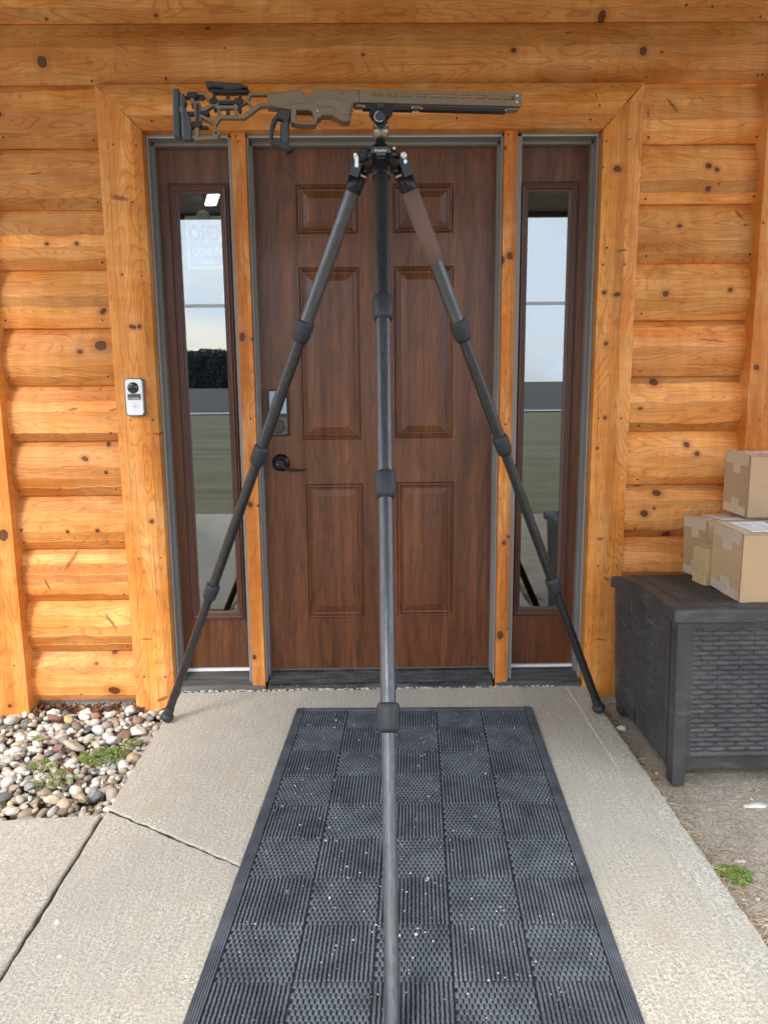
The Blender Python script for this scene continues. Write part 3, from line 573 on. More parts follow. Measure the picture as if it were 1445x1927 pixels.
mb = MB(); mb.lathe((-.650, .0115, 1.826), (-.650, .024, 1.826), [(0, .026), (.003, .024), (.006, .008), (.012, .006)], 32); mb.build('suction_cup', CL_, SG)
# ------------------------------------------------------------------ doorbell
DB = empty('doorbell', (-.895, -.146, 1.162), 'slim white video doorbell with round black lens, screwed to the left casing board', 'doorbell')
def rrect(w, h, r, n=6):
    out = []
    for cx_, cy_, a0 in ((w / 2 - r, h / 2 - r, 0), (-w / 2 + r, h / 2 - r, 90), (-w / 2 + r, -h / 2 + r, 180), (w / 2 - r, -h / 2 + r, 270)):
        for i in range(n + 1): a = math.radians(a0 + 90 * i / n); out.append((cx_ + r * math.cos(a), cy_ + r * math.sin(a)))
    return out
dbf = lambda u, v, d: (-.895 + u, -.150 - d, 1.162 + v)
curve_plate('back_plate', [rrect(.070, .139, .014)], .010, .002, dbf, plain('bell_rim', (.16, .14, .14), .4), DB)
curve_plate('faceplate', [rrect(.062, .131, .012)], .007, .002, dbf, plain('bell_white', (.82, .82, .83), .32, var=.02), DB, mid=.0085)
LN = MB().lathe(dbf(-.002, .034, .012), dbf(-.002, .034, .022), [(0, .0205), (.005, .0205), (.0075, .018), (.009, .010)], 36).build('lens_ring', plain('lens_black', (.012, .011, .011), .12, spec=.8), DB)
MB().lathe(dbf(-.002, .034, .0205), dbf(-.002, .034, .025), [(0, .0065), (.002, .006), (.003, .003)], 24).build('lens', plain('lens_glass', (.03, .025, .025), .04, spec=1), LN)
LB = MB().box(-.918, -.871, -.1672, -.1655, 1.153, 1.174).build('name_strip', plain('strip_dark', (.055, .06, .062), .5), DB)
text_obj('lettering', '515-738-8701', .0084, Vector((-.8945, -.1674, 1.1575)), RX90, plain('strip_letters', (.6, .62, .6), .5), LB, sx=.88, bold=.0002)
text_obj('lettering', 'CALL FOR ENTRY'[:0] or '- - - - - - - - -', .0070, Vector((-.8945, -.1674, 1.1680)), RX90, plain('strip_letters_dim', (.35, .36, .35), .5), LB, sx=1.0)
MB().lathe(dbf(.002, -.032, .0150), dbf(.002, -.032, .0165), [(0, .0125), (.0012, .0115)], 32).build('bell_button', plain('button_white', (.74, .74, .75), .3, var=.02), DB)
MB().lathe(dbf(.002, -.032, .0160), dbf(.002, -.032, .0172), [(0, .0022), (.0008, .0018)], 12).build('button_dot', plain('dot_grey', (.3, .3, .32), .4), DB)

# ------------------------------------------------------------------ door mat
th = math.radians(-3.1); MA = Vector((-.319, -.306, 0)); ux = Vector((math.cos(math.radians(-1.0)), math.sin(math.radians(-1.0)), 0)); uy = Vector((-.054, -.9985, 0))
def mf(a, b, z): p = MA + ux * a + uy * b; return (p.x, p.y, z)
MAT = empty('door_mat', (.1, -1.2, 0), 'long black rubber door mat moulded in a checkerboard of ribbed and dashed squares', 'doormat')
m = NT('black_rubber'); v = m.obj(); n1 = m.noise(v, 9, 4, .65); n2 = m.noise(v, 160, 3, .6); n3 = m.noise(v, 60, 3, .7)
c = m.mix(m.mr(n1, .35, .7), (.064, .076, .090), (.150, .172, .198)); c = m.mix(m.mr(n2, .6, .75, 0, .5), c, (.14, .15, .155)); c = m.mix(m.mr(n3, .62, .75, 0, .35), c, (.13, .12, .10)); m.base(c, .62, 0, .45); m.bump(n2, .4, .001); RUB = m.m
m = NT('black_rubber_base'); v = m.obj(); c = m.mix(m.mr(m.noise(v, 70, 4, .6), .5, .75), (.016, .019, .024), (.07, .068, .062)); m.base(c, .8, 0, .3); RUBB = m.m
CW, RH, BW = .1632, .1640, .034; Lm = 2.30
mb = MB(); mb.add([mf(.01, .006, .001), mf(.874, .006, .001), mf(.874, Lm, .001), mf(.01, Lm, .001), mf(.01, .006, .0052), mf(.874, .006, .0052), mf(.874, Lm, .0052), mf(.01, Lm, .0052)], [(0, 1, 2, 3), (4, 7, 6, 5), (0, 4, 5, 1), (1, 5, 6, 2), (2, 6, 7, 3), (3, 7, 4, 0)])
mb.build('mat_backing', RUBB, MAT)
mb = MB()
def bar(mb, a0, a1, b0, b1, z0, z1, ta=.0012, tb=.0012):
    v_ = [mf(a0, b0, z0), mf(a1, b0, z0), mf(a1, b1, z0), mf(a0, b1, z0), mf(a0 + ta, b0 + tb, z1), mf(a1 - ta, b0 + tb, z1), mf(a1 - ta, b1 - tb, z1), mf(a0 + ta, b1 - tb, z1)]
    mb.add(v_, [(4, 7, 6, 5), (0, 4, 5, 1), (1, 5, 6, 2), (2, 6, 7, 3), (3, 7, 4, 0)])
# border: flat strips with three fine grooves
for k in range(6):
    a0 = .002 + k * .0053; zt = .0045 + .0048 * min(1, (k + .6) / 3); bar(mb, a0, a0 + .0047, .002, Lm, .001, zt, .0006); a1 = .884 - .002 - k * .0053; bar(mb, a1 - .0047, a1, .002, Lm, .001, zt, .0006)
bar(mb, .0335, .8505, .002, .0160, .001, .0068); bar(mb, .0337, .8503, .0165, .0320, .001, .0090)
mb.build('mat_border', RUB, MAT, fix=False)
mb = MB(); rr = random.Random(11)
for ci in range(5):
    for ri in range(14):
        b0 = .034 + (0 if ri == 0 else RH * ri - .026); b1 = .034 + RH * (ri + 1) - .026; a0 = BW + ci * CW + .0014; a1 = BW + (ci + 1) * CW - .0014; b0 += .0014; b1 -= .0014
        if b0 > 2.2: continue
        if (ci + ri) % 2 == 0:
            n = 17; p = (a1 - a0) / n
            for k in range(n):
                c0 = a0 + k * p; q = b0; ph = rr.random() * .010
                st = .0125
                q = b0; first = True
                while q < b1 - .002:
                    e = min(b1, q + (st - ph if first else st)); first = False
                    s = .00025 * (1 if int((q - b0) / st) % 2 else -1)
                    if e - q > .003: bar(mb, c0 + .0014 + s, c0 + p - .0014 + s, q + .0002, e - .0002, .0052, .0100 + rr.uniform(-.0004, .0004), .0014, .0016)
                    q = e
        else:
            n = 12; p = (b1 - b0) / n; nn_ = 14; w = (a1 - a0) / nn_
            for k in range(n):
                for j in range(-1, nn_):
                    c0 = a0 + j * w + (w / 2 if k % 2 else 0); c1 = c0 + w - .0028; c0 = max(c0, a0); c1 = min(c1, a1)
                    if c1 - c0 > .004: bar(mb, c0, c1, b0 + k * p + .0007, b0 + (k + 1) * p - .0007, .0052, .0086 + rr.uniform(-.0004, .0004), .0013, .0013)
mb.build('mat_tread', RUB, MAT, fix=False)
# chips of gravel and chaff on the mat
mb = MB(); rr = random.Random(21)
def chip(mb, x, y, z, s, col):
    k = rr.randint(4, 6); a = [rr.random() * .6 + j * 6.28 / k for j in range(k)]; h = s * .6
    vs = [(x + s * math.cos(q) * rr.uniform(.6, 1.1), y + s * math.sin(q) * rr.uniform(.6, 1.1), z) for q in a]; vt = [(x + (vx - x) * .6, y + (vy - y) * .6, z + h) for vx, vy, _ in vs]
    mb.add(vs + vt, [tuple(range(k, 2 * k))] + [(i, (i + 1) % k, k + (i + 1) % k, k + i) for i in range(k)], col=col)
cc = [(.70, .66, .55), (.55, .50, .38), (.62, .60, .56), (.45, .42, .36)]
for i in range(620):
    if i % 3: cx0, cy0 = rr.choice([(-.2, -.4), (.02, -.6), (-.1, -.8), (.06, -1.3), (.3, -.55), (-.25, -1.0), (.2, -1.5), (-.05, -1.45)]); x = rr.gauss(cx0, .12); y = rr.gauss(cy0, .13)
    else: x = rr.uniform(-.33, .5); y = rr.uniform(-1.9, -.36)
    rel = (x - MA.x) + (y - MA.y) * -.054 * 1
    if x < -.28 + (y + .3) * .054 or x > .53 + (y + .3) * .054 or y > -.35: continue
    chip(mb, x, y, .0095 - rr.choice((0, 0, .003)), abs(rr.gauss(.0010, .0008)) + .0006, rr.choice(cc))
for x, y, s in ((.064, -1.502, .0045), (-.133, -1.377, .0035), (-.165, -.425, .0045), (.02, -1.52, .003), (.1, -1.32, .003)): chip(mb, x, y, .0095, s, cc[0])
m = NT('chaff'); t_ = m.n('ShaderNodeAttribute', attribute_name='tint').outputs['Color']; m.base(t_, .8); TINT = m.m
tag(mb.build('gravel_chips', TINT), 'tiny pale chips and chaff scattered over the black mat', kind='stuff')
mb = MB()
for x, y, s in ((-.751, -1.433, .009), (-.702, -1.538, .006)): chip(mb, x, y, 0, s, cc[0])
for i in range(40): chip(mb, rr.uniform(-.79, .8), rr.uniform(-2.2, -.15), 0, rr.uniform(.0008, .002), rr.choice(cc))
tag(mb.build('concrete_crumbs', TINT), 'white crumbs lying on the concrete slab left of the mat', kind='stuff')

# ------------------------------------------------------------------ river stones
bm = bmesh.new(); bmesh.ops.create_icosphere(bm, subdivisions=3, radius=1); ICO_V = np.array([v.co[:] for v in bm.verts]); bm.verts.ensure_lookup_table(); ICO_F = np.array([[v.index for v in f.verts] for f in bm.faces]); bm.free()
bm = bmesh.new(); bmesh.ops.create_icosphere(bm, subdivisions=2, radius=1); ICO2_V = np.array([v.co[:] for v in bm.verts]); ICO2_F = np.array([[v.index for v in f.verts] for f in bm.faces]); bm.free()
def pebble(rx, ry, rz, seed, V=ICO_V, facets=7):
    r = np.random.default_rng(seed); P = V.copy()
    for k in range(facets):
        n = r.normal(size=3); n /= np.linalg.norm(n); h = r.uniform(.55, .9); d = P @ n - h; P -= np.where(d > 0, d, 0)[:, None] * n * .85
    for k in range(3):
        n = r.normal(size=3); P *= (1 + .06 * np.sin(P @ n * 2.2 + r.uniform(0, 6)))[:, None]
    P *= np.array([rx, ry, rz]); a = r.uniform(-.45, .45, 2); q = r.uniform(0, 6.28)
    Rx = np.array([[1, 0, 0], [0, math.cos(a[0]), -math.sin(a[0])], [0, math.sin(a[0]), math.cos(a[0])]]); Ry = np.array([[math.cos(a[1]), 0, math.sin(a[1])], [0, 1, 0], [-math.sin(a[1]), 0, math.cos(a[1])]])
    return P, Rx @ Ry
def rotz(q): return np.array([[math.cos(q), -math.sin(q), 0], [math.sin(q), math.cos(q), 0], [0, 0, 1]])
PAL = [((.54, .50, .43), 30), ((.62, .59, .53), 22), ((.50, .41, .29), 15), ((.34, .26, .18), 10), ((.32, .30, .28), 10), ((.19, .195, .195), 5), ((.29, .17, .125), 3), ((.42, .33, .26), 7), ((.24, .20, .17), 6)]
m = NT('river_stone'); v = m.obj(); t_ = m.n('ShaderNodeAttribute', attribute_name='tint').outputs['Color']
n1 = m.noise(v, 38, 4, .65); n2 = m.noise(v, 260, 3, .6)
c = m.n('ShaderNodeVectorMath', {0: t_, 'Scale': m.mr(n1, .3, .7, .72, 1.22)}, operation='SCALE').outputs[0]; c = m.mix(m.mr(n2, .55, .75, 0, .4), c, (.18, .15, .12)); c = m.mix(m.mr(n1, .58, .70, 0, .35), c, (.40, .33, .24))
m.base(c, .62, 0, .35); m.bump(n2, .4, .0015); STONE = m.m
rr = random.Random(77)
named = [('dark brick red oval stone in front of the log wall', -1.257, -.222, .040, .024, .017, (.24, .105, .075)), ('ochre yellow rounded stone beside the brick red one', -1.200, -.237, .026, .020, .017, (.48, .35, .16)),
 ('largest white rounded boulder by the slab edge', -.905, -.345, .037, .028, .022, (.66, .64, .56)), ('white egg shaped stone near the left foot of the log wall', -1.290, -.170, .028, .020, .019, (.66, .64, .61)),
 ('smooth blue black slate pebble in the upper gravel', -1.094, -.318, .024, .015, .012, (.06, .075, .085)), ('slate grey round pebble near the concrete corner', -.893, -.791, .022, .020, .015, (.13, .155, .165)),
 ('long flat beige grey stone above the green weeds', -1.100, -.450, .052, .026, .016, (.42, .36, .29)), ('tan brown lump stone at the slab edge below the weeds', -.858, -.553, .027, .025, .021, (.47, .35, .22)),
 ('bright white wedge stone in the middle of the gravel', -1.056, -.330, .027, .024, .019, (.70, .69, .66)), ('rough pitted pale grey stone above the big weed', -.971, -.414, .031, .025, .019, (.55, .53, .50)),
 ('rust red pointed stone left of the flat beige one', -1.151, -.461, .024, .019, .014, (.28, .15, .11)), ('long cream stone lying near the front path', -1.030, -.806, .032, .018, .016, (.62, .55, .40)),
 ('brown and cream striped stone beside the slate pebble', -.940, -.800, .024, .016, .015, (.46, .37, .25)), ('flat white stone touching the side path', -1.122, -.867, .024, .017, .012, (.68, .66, .61)),
 ('dull grey square stone in the lower gravel', -1.136, -.722, .024, .020, .016, (.27, .26, .25)), ('orange red stone against the log wall', -1.110, -.198, .019, .016, .014, (.38, .165, .085))]
occ = []
for i, (lab, x, y, a, b, c_, colr) in enumerate(named):
    P, Rm = pebble(a * .88, b * .88, c_ * .92, 900 + i); P = P @ Rm.T @ rotz(rr.uniform(-.5, .5)).T; z = -.060 - P[:, 2].min() * .2
    mb = MB(); mb.add(P + np.array([x, y, -.062]), ICO_F.tolist(), smooth=True, col=colr); o = mb.build('stone', STONE); tag(o, lab, 'stone', 'distinct river stones in the gravel bed'); occ.append((x, y, a * .8))
tag(empty('x', (0, 0, 0), None, None)) if False else None
def scatter():
    pts = []; cell = {}
    r = random.Random(5)
    for tries in range(26000):
        x = r.uniform(-2.1, XL - .012); y = r.uniform(-1.02, -.095)
        if x < -1.60 and r.random() < .35: continue
        lim = -1.0 if x > -1.12 else -1.02
        if y < lim: continue
        s = r.choice((.010, .012, .015, .018, .021, .025)) * r.uniform(.85, 1.15); layer = 1 if len(pts) > 420 else 0
        ok = True; k0 = (int(x / .05), int(y / .05))
        for dx in (-1, 0, 1):
            for dy in (-1, 0, 1):
                for (px, py, ps) in cell.get((k0[0] + dx, k0[1] + dy), ()):
                    if (px - x) ** 2 + (py - y) ** 2 < ((ps + s) * .76) ** 2: ok = False; break
        if not ok: continue
        if any((ox - x) ** 2 + (oy - y) ** 2 < (orr + s * .6) ** 2 for ox, oy, orr in occ): continue
        pts.append((x, y, s)); cell.setdefault(k0, []).append((x, y, s))
    return pts
mb = MB(); ws = [w for _, w in PAL]; cs = [c for c, _ in PAL]
SP = scatter()
for i, (x, y, s) in enumerate(SP):
    P, Rm = pebble(s * rr.uniform(1.0, 1.45), s * rr.uniform(.8, 1.1), s * rr.uniform(.6, .9), 2000 + i, ICO2_V, 4); P = P @ Rm.T @ rotz(rr.uniform(0, 6.28)).T
    c0 = rr.choices(cs, ws)[0]; k = rr.uniform(.8, 1.15); mb.add(P + np.array([x, y, -.082 + rr.uniform(-.006, .014)]), ICO2_F.tolist(), smooth=True, col=tuple(min(1, q * k) for q in c0))
for i in range(1500):                                     # smaller filler stones underneath
    x = rr.uniform(-2.1, XL - .008); y = rr.uniform(-1.0, -.09); s = rr.uniform(.008, .015)
    P, Rm = pebble(s * 1.2, s, s * .8, 7000 + i, ICO2_V, 3); c0 = rr.choices(cs, ws)[0]; mb.add(P @ rotz(i).T + np.array([x, y, -.108 + rr.uniform(0, .012)]), ICO2_F.tolist(), smooth=True, col=tuple(q * .9 for q in c0))
for i in range(90):                                       # a few on the soil side
    t = rr.random(); x = XR + abs(rr.gauss(.012, .02)); y = -.3 - 1.8 * t; s = rr.uniform(.002, .007)
    if rr.random() < .5: x = rr.uniform(.85, 1.5); y = rr.uniform(-1.9, -.86); s = rr.uniform(.002, .008)
    P, Rm = pebble(s * 1.2, s, s * .6, 9500 + i, ICO2_V, 3); c0 = rr.choice(cs[:5]); mb.add(P + np.array([x, y, -.033]), ICO2_F.tolist(), smooth=True, col=c0)
tag(mb.build('gravel', STONE, fix=False), 'bed of mixed river gravel between log wall and concrete path', kind='stuff')
# pale stone in the soil and a scrap of paper
P, Rm = pebble(.045, .020, .008, 31); mb = MB(); mb.add(P + np.array([1.10, -.940, -.034]), ICO_F.tolist(), smooth=True, col=(.66, .63, .58)); tag(mb.build('stone', STONE), 'flat whitish stone half buried in the soil in front of the storage box', 'stone')
P, Rm = pebble(.020, .012, .010, 32); mb = MB(); mb.add(P + np.array([.862, -.445, -.028]), ICO_F.tolist(), col=(.72, .71, .69)); tag(mb.build('paper_scrap', STONE), 'crumpled white paper scrap beside the bottom of the storage box', 'litter')
# dead leaves along the wall
mb = MB(); rr = random.Random(8); lc = [(.16, .065, .035), (.22, .10, .05), (.12, .05, .03), (.28, .16, .08)]
def leaf(mb, x, y, z, s):
    q = rr.random() * 6.28; t = rr.uniform(-.9, .9); cu = rr.uniform(.3, 1.0); n = 5; vs = []
    for i in range(n):
        u = -1 + 2 * i / (n - 1); w = .42 * math.sqrt(max(0, 1 - u * u)) + .05
        for sgn in (-1, 0, 1):
            p = Vector((u * s, sgn * w * s, s * (cu * .5 * (u * u) + .35 * abs(sgn) + rr.uniform(-.06, .06)))); p = Matrix.Rotation(t, 3, 'X') @ p; p = Matrix.Rotation(q, 3, 'Z') @ p; vs.append((x + p.x, y + p.y, z + p.z))
    fs = []
    for i in range(n - 1):
        for j in range(2): a = i * 3 + j; fs.append((a, a + 1, a + 4, a + 3))
    mb.add(vs, fs, col=rr.choice(lc))
for i in range(230):
    x = rr.choice([rr.gauss(-1.33, .05), rr.gauss(-1.0, .09), rr.uniform(-1.37, -.83), rr.uniform(-1.37, -.95)]); y = -.098 - abs(rr.gauss(0, .028)); leaf(mb, x, y, -.085 + rr.uniform(0, .022), rr.uniform(.010, .024))
for i in range(26): leaf(mb, XL - .015 - abs(rr.gauss(0, .03)), rr.uniform(-1.0, -.35), -.075, rr.uniform(.008, .016))
for i in range(25): leaf(mb, -.90 + rr.gauss(0, .05), -.93 + rr.gauss(0, .03), -.08, rr.uniform(.01, .018))
tag(mb.build('dead_leaves', TINT, fix=False), 'curled brown dead leaves gathered along the foot of the log wall', kind='stuff')
# straw
mb = MB()
def straw(mb, x, y, z, L_, q, r=.0009, col=(.46, .36, .22)):
    bend = rr.uniform(-.3, .3); n = 5; pts = [Vector((x + L_ * (i / n - .5) * math.cos(q + bend * i / n), y + L_ * (i / n - .5) * math.sin(q + bend * i / n), z + .006 * math.sin(3.1 * i / n) * rr.uniform(.3, 1))) for i in range(n + 1)]
    for a, b in zip(pts, pts[1:]):
        d = (b - a).cross(Vector((0, 0, 1))).normalized() * r; u = Vector((0, 0, r)); mb.add([a - d, a + d, a + u * 1.5, b - d, b + d, b + u * 1.5], [(0, 2, 5, 3), (1, 4, 5, 2)], col=col)
for i in range(520):
    y = rr.uniform(-2.0, -.16); x = XR + .004 + abs(rr.gauss(0, .022)) + (.02 if y < -1.3 else 0); straw(mb, x, y, -.033 + rr.uniform(0, .006), rr.uniform(.012, .06), rr.uniform(0, 6.28), rr.uniform(.0005, .0012), rr.choice([(.42, .32, .2), (.30, .2, .12), (.52, .44, .3), (.18, .12, .08)]))
for i in range(80): straw(mb, rr.uniform(.86, 1.5), rr.uniform(-1.9, -.87), -.034, rr.uniform(.01, .04), rr.uniform(0, 6.28), .0006)
for i in range(14): straw(mb, .92 + .28 * rr.random(), -.865, -.028, rr.uniform(.02, .04), rr.uniform(.4, 2.6), .0009)
pts = [(.85, -1.235), (.89, -1.29), (.93, -1.335), (.97, -1.375)]
for (a, b), (c_, d_) in zip(pts, pts[1:]): mb.add([(a, b, -.028), (a + .002, b + .002, -.028), (c_ + .002, d_ + .002, -.024), (c_, d_, -.024)], [(0, 1, 2, 3)], col=(.6, .52, .36))
tag(mb.build('straw', TINT, fix=False), 'dry straw bits along the concrete edge and on the soil', kind='stuff')
# weeds
def weed_mat(name, a, b):
    m = NT(name); oi = m.n('ShaderNodeAttribute', attribute_name='tint').outputs['Color']; m.base(oi, .5, 0, .4); m.p.inputs['Transmission Weight'].default_value = 0; return m.m
WM = weed_mat('weed_leaf', None, None)
def weed(label, x, y, z, rad, n, squash=1.0, h=.035):
    root = empty('weed', (x, y, z), label, 'weed', None); mb = MB(); st = MB()
    for i in range(n):
        q = rr.random() * 6.28; r_ = rad * math.sqrt(rr.random()); px = x + r_ * math.cos(q); py = y + r_ * math.sin(q) * squash; hh = h * (1 - .5 * r_ / rad) * rr.uniform(.4, 1.1)
        if rr.random() < .3: st.cyl((px * .8 + x * .2, py * .8 + y * .2, z), (px, py, z + hh), .0006, 5)
        for k in range(rr.randint(3, 5)):
            a = rr.random() * 6.28; s = rr.uniform(.0045, .009); t = rr.uniform(-.5, .4); w = s * .48
            d = Vector((math.cos(a) * math.cos(t), math.sin(a) * math.cos(t), math.sin(t))); e = d.cross(Vector((0, 0, 1))).normalized(); b0 = Vector((px, py, z + hh * rr.uniform(.5, 1))); g = rr.uniform(.75, 1.25)
            mb.add([b0, b0 + d * s * .5 + e * w, b0 + d * s + Vector((0, 0, -s * .15)), b0 + d * s * .5 - e * w], [(0, 1, 2), (0, 2, 3)], col=(.150 * g, .235 * g, .045 * g) if rr.random() < .75 else (.25 * g, .33 * g, .09 * g))
    mb.build('leaf_cluster', WM, root, fix=False); st.build('stem', plain('weed_stem', (.2, .26, .07), .6), root)
rr = random.Random(4)
weed('largest bright green weed clump growing between the stones', -.965, -.545, -.062, .080, 230, .75)
weed('thin trailing green weed left of the largest clump', -1.150, -.600, -.064, .052, 60, .7)
weed('straggly green weed in the lower gravel', -1.075, -.690, -.066, .075, 75, .8)
weed('small green weed above the flat beige stone', -1.235, -.42, -.064, .018, 14)
weed('small green weed sprig behind the largest clump', -.885, -.455, -.058, .030, 34)
weed('low green weed in the soil at the right edge of the walkway', .885, -1.262, -.034, .048, 150, .8, .018)
weed('tiny green weed in the soil near the right frame edge', .905, -1.42, -.034, .010, 12, .8, .015)
# ------------------------------------------------------------------ resin storage box with woven panels
DBX = empty('storage_box', (1.55, -.56, -.03), 'dark grey resin storage box with basket weave panels under the parcels', 'storage box')
m = NT('weathered_resin'); v = m.obj(); n1 = m.noise(v, 7, 5, .7); n2 = m.noise(v, 55, 4, .65); n3 = m.noise(m.obj(scale=(3, 3, 14)), 3, 4, .7)
c = m.mix(m.mr(n1, .35, .7), (.034, .033, .033), (.070, .067, .066)); c = m.mix(m.mr(n3, .55, .78, 0, .55), c, (.19, .185, .185)); c = m.mix(m.mr(n2, .62, .80, 0, .35), c, (.10, .085, .07)); m.base(c, m.mr(n2, .3, .7, .42, .58), 0, .45); m.bump(n2, .25, .001); RES = m.m
def tpr(x, y, z): k = max(0, (.50 - z) / .53); return (x + .018 * k, y + (.016 * k if y < -.5 else -.012 * k), z)
def hfield(mb, u0, u1, v0, v1, fn, place, res=.0027):
    nu = max(2, int((u1 - u0) / res)); nv = max(2, int((v1 - v0) / res)); vs = []
    for j in range(nv + 1):
        v_ = v0 + (v1 - v0) * j / nv
        for i in range(nu + 1): u = u0 + (u1 - u0) * i / nu; vs.append(place(u, v_, fn(u, v_)))
    fs = [(j * (nu + 1) + i, j * (nu + 1) + i + 1, (j + 1) * (nu + 1) + i + 1, (j + 1) * (nu + 1) + i) for j in range(nv) for i in range(nu)]
    mb.add(vs, fs, smooth=True)
def weave(u, v, pu=.0315, pv=.0156, A_=.0100):
    j = math.floor(v / pv); fv = v / pv - j; prof = 1 - (abs(fv - .5) * 2) ** 4; sub = .84 + .16 * abs(math.sin(fv * math.pi * 3))
    ph = (u / pu + (j % 2)) / 2.0; wp = abs((ph % 1.0)); wp = min(wp, 1 - wp) * 2      # 0 where the strand dips behind the upright
    st = prof * sub * (.78 + .22 * math.sin(wp * 1.57)) * min(1.0, (max(0.0, wp - .16) / .12)) ** .6
    return A_ * max(st, .62 if wp < .17 else 0)
zlid = lambda y: float(np.interp(-y, [.262, .30, .35, .45, .55, .66, .86], [.486, .500, .512, .528, .538, .542, .544]))
zbot = lambda y: zlid(y) - .0385
FY = -.843; SX = .874; XE = 2.23
# front panel
mb = MB(); x0 = .913
def rim(u, v, a0, a1, b0, b1, r=.010):
    dx = min(u - a0, a1 - u); dy = min(v - b0, b1 - v); return dx > 0 and dy > 0 and not (dx < r and dy < r and (r - dx) ** 2 + (r - dy) ** 2 > r * r)
def ffront(u, v):
    if rim(u, v, .927, 1.53, .073, .478): return weave(u, v) - .0070
    return .0028 if v > .060 else -.002
hfield(mb, x0, 1.55, .022, .505, ffront, lambda u, v, d: tpr(u, FY - d, v))
mb.box(1.55, XE, FY - .002, FY + .03, .022, .505)
FP = mb.build('front_panel', RES, DBX, fix=False)
mb = MB(); vs = []
# front corner stile and legs
def tbox(mb, x0, x1, y0, y1, z0, z1, b=.003):
    k = len(mb.v); mb.bbox(x0, x1, y0, y1, z0, z1, b)
    for i in range(k, len(mb.v)): mb.v[i] = tpr(*mb.v[i])
tbox(mb, .8735, .9115, -.8525, -.800, -.030, .5045); mb.build('corner_stile', RES, DBX)
mb = MB(); tbox(mb, 2.2, 2.24, -.8525, -.800, -.030, .5045); mb.build('corner_stile', RES, DBX)
# side panel
def fside(u, v):       # u: distance from back (-y), v: z
    y = -u
    if .444 < u < .580 and .395 < v < .452:
        return -.022 if (.450 < u < .574 and .400 < v < .447) else -.008
    top = .395 if u < .59 else .478 - 0
    top = float(np.interp(u, [.28, .44, .441, .583, .584, .80], [.40, .425, .385, .385, .455, .462]))
    if rim(u, v, .305, .775, .070, top, .012): return weave(u, v) - .0070
    return .0022
mb = MB(); hfield(mb, .268, .803, .018, .500, fside, lambda u, v, d: tpr(SX - d, -u, min(v, zbot(-u) + .006)))
mb.build('side_panel', RES, DBX, fix=False)
mb = MB(); 
bd = [(-.268, -.030), (-.268, .44), (-.83, .49), (-.83, .0), (-.79, -.0), (-.76, .015), (-.36, .015), (-.33, -.030)]
k0 = len(mb.v); mb.poly(bd, SX + .002, SX + .012, lambda u, v, d: (d, u, v)); mb.box(SX + .006, XE, -.268, -.262, -.03, .46); mb.box(XE - .01, XE, -.84, -.262, -.03, .48); mb.box(SX + .01, XE, -.838, -.27, .02, .03)
for i in range(k0, len(mb.v)): mb.v[i] = tpr(*mb.v[i])
mb.build('box_shell', RES, DBX)
# lid
ys = [-.262, -.30, -.35, -.40, -.45, -.50, -.55, -.60, -.66, -.72, -.80, -.853]
ring = [(y, zlid(y)) for y in ys] + [(-.861, .541), (-.8655, .534), (-.868, .507), (-.8655, .5035)] + [(-.845, .5035)] + [(y, zbot(y)) for y in ys[::-1][1:]]
n = len(ring); mb = MB(); LX = .857; vs = []
cs_ = (sum(a for a, _ in ring) / n, sum(b for _, b in ring) / n)
for xx, sh in ((LX, .93), (LX + .0015, .97), (LX + .005, 1.0), (XE + .03, 1.0)):
    for (y, z) in ring: vs.append((xx, y + (0 if sh == 1 else (cs_[0] - y) * (1 - sh) * .15), z - (0 if sh == 1 else (z - cs_[1]) * (1 - sh) * .9)))
fs = [(r * n + i, r * n + (i + 1) % n, (r + 1) * n + (i + 1) % n, (r + 1) * n + i) for r in range(3) for i in range(n)] + [tuple(range(n)), tuple(3 * n + i for i in range(n))[::-1]]
mb.add(vs, fs); LID = mb.build('lid', RES, DBX)
mb = MB(); hfield(mb, .905, 1.56, .300, .812, lambda u, v: weave(u, v, .0285, .0145, .0062) - .0030, lambda u, v, d: (u, -v, zlid(-v) + d), .0032); mb.build('woven_lid_top', RES, LID, fix=False)

# ------------------------------------------------------------------ parcels
def card(name, c, seed):
    m = NT(name); v = m.obj(loc=(seed, 0, 0)); n1 = m.noise(v, 6, 3, .6); n2 = m.noise(m.obj(scale=(20, 20, 260)), 1, 3, .6); n3 = m.noise(v, 120, 3, .6)
    q = m.mix(m.mr(n1, .35, .65), tuple(x * .92 for x in c), tuple(x * 1.05 for x in c)); q = m.mix(m.mr(n2, .35, .7, 0, .25), q, tuple(x * .82 for x in c)); m.base(q, .75, 0, .25); m.bump(m.math('ADD', n2, m.math('MULTIPLY', n3, .5)), .25, .0008); return m.m
TAPE = plain('paper_tape', (.56, .45, .33), .5, var=.05, scale=20); LAB = plain('white_label', (.80, .80, .80), .45, var=.02); INK = plain('grey_print', (.35, .35, .37), .6); INKD = plain('dark_print', (.07, .07, .07), .6); REDP = plain('red_print', (.55, .12, .10), .5); FOLD = plain('cardboard_edge', (.16, .09, .05), .8); CLT = plain('shiny_tape', (.50, .37, .19), .18, spec=.7, var=.12, scale=30, coat=.6)
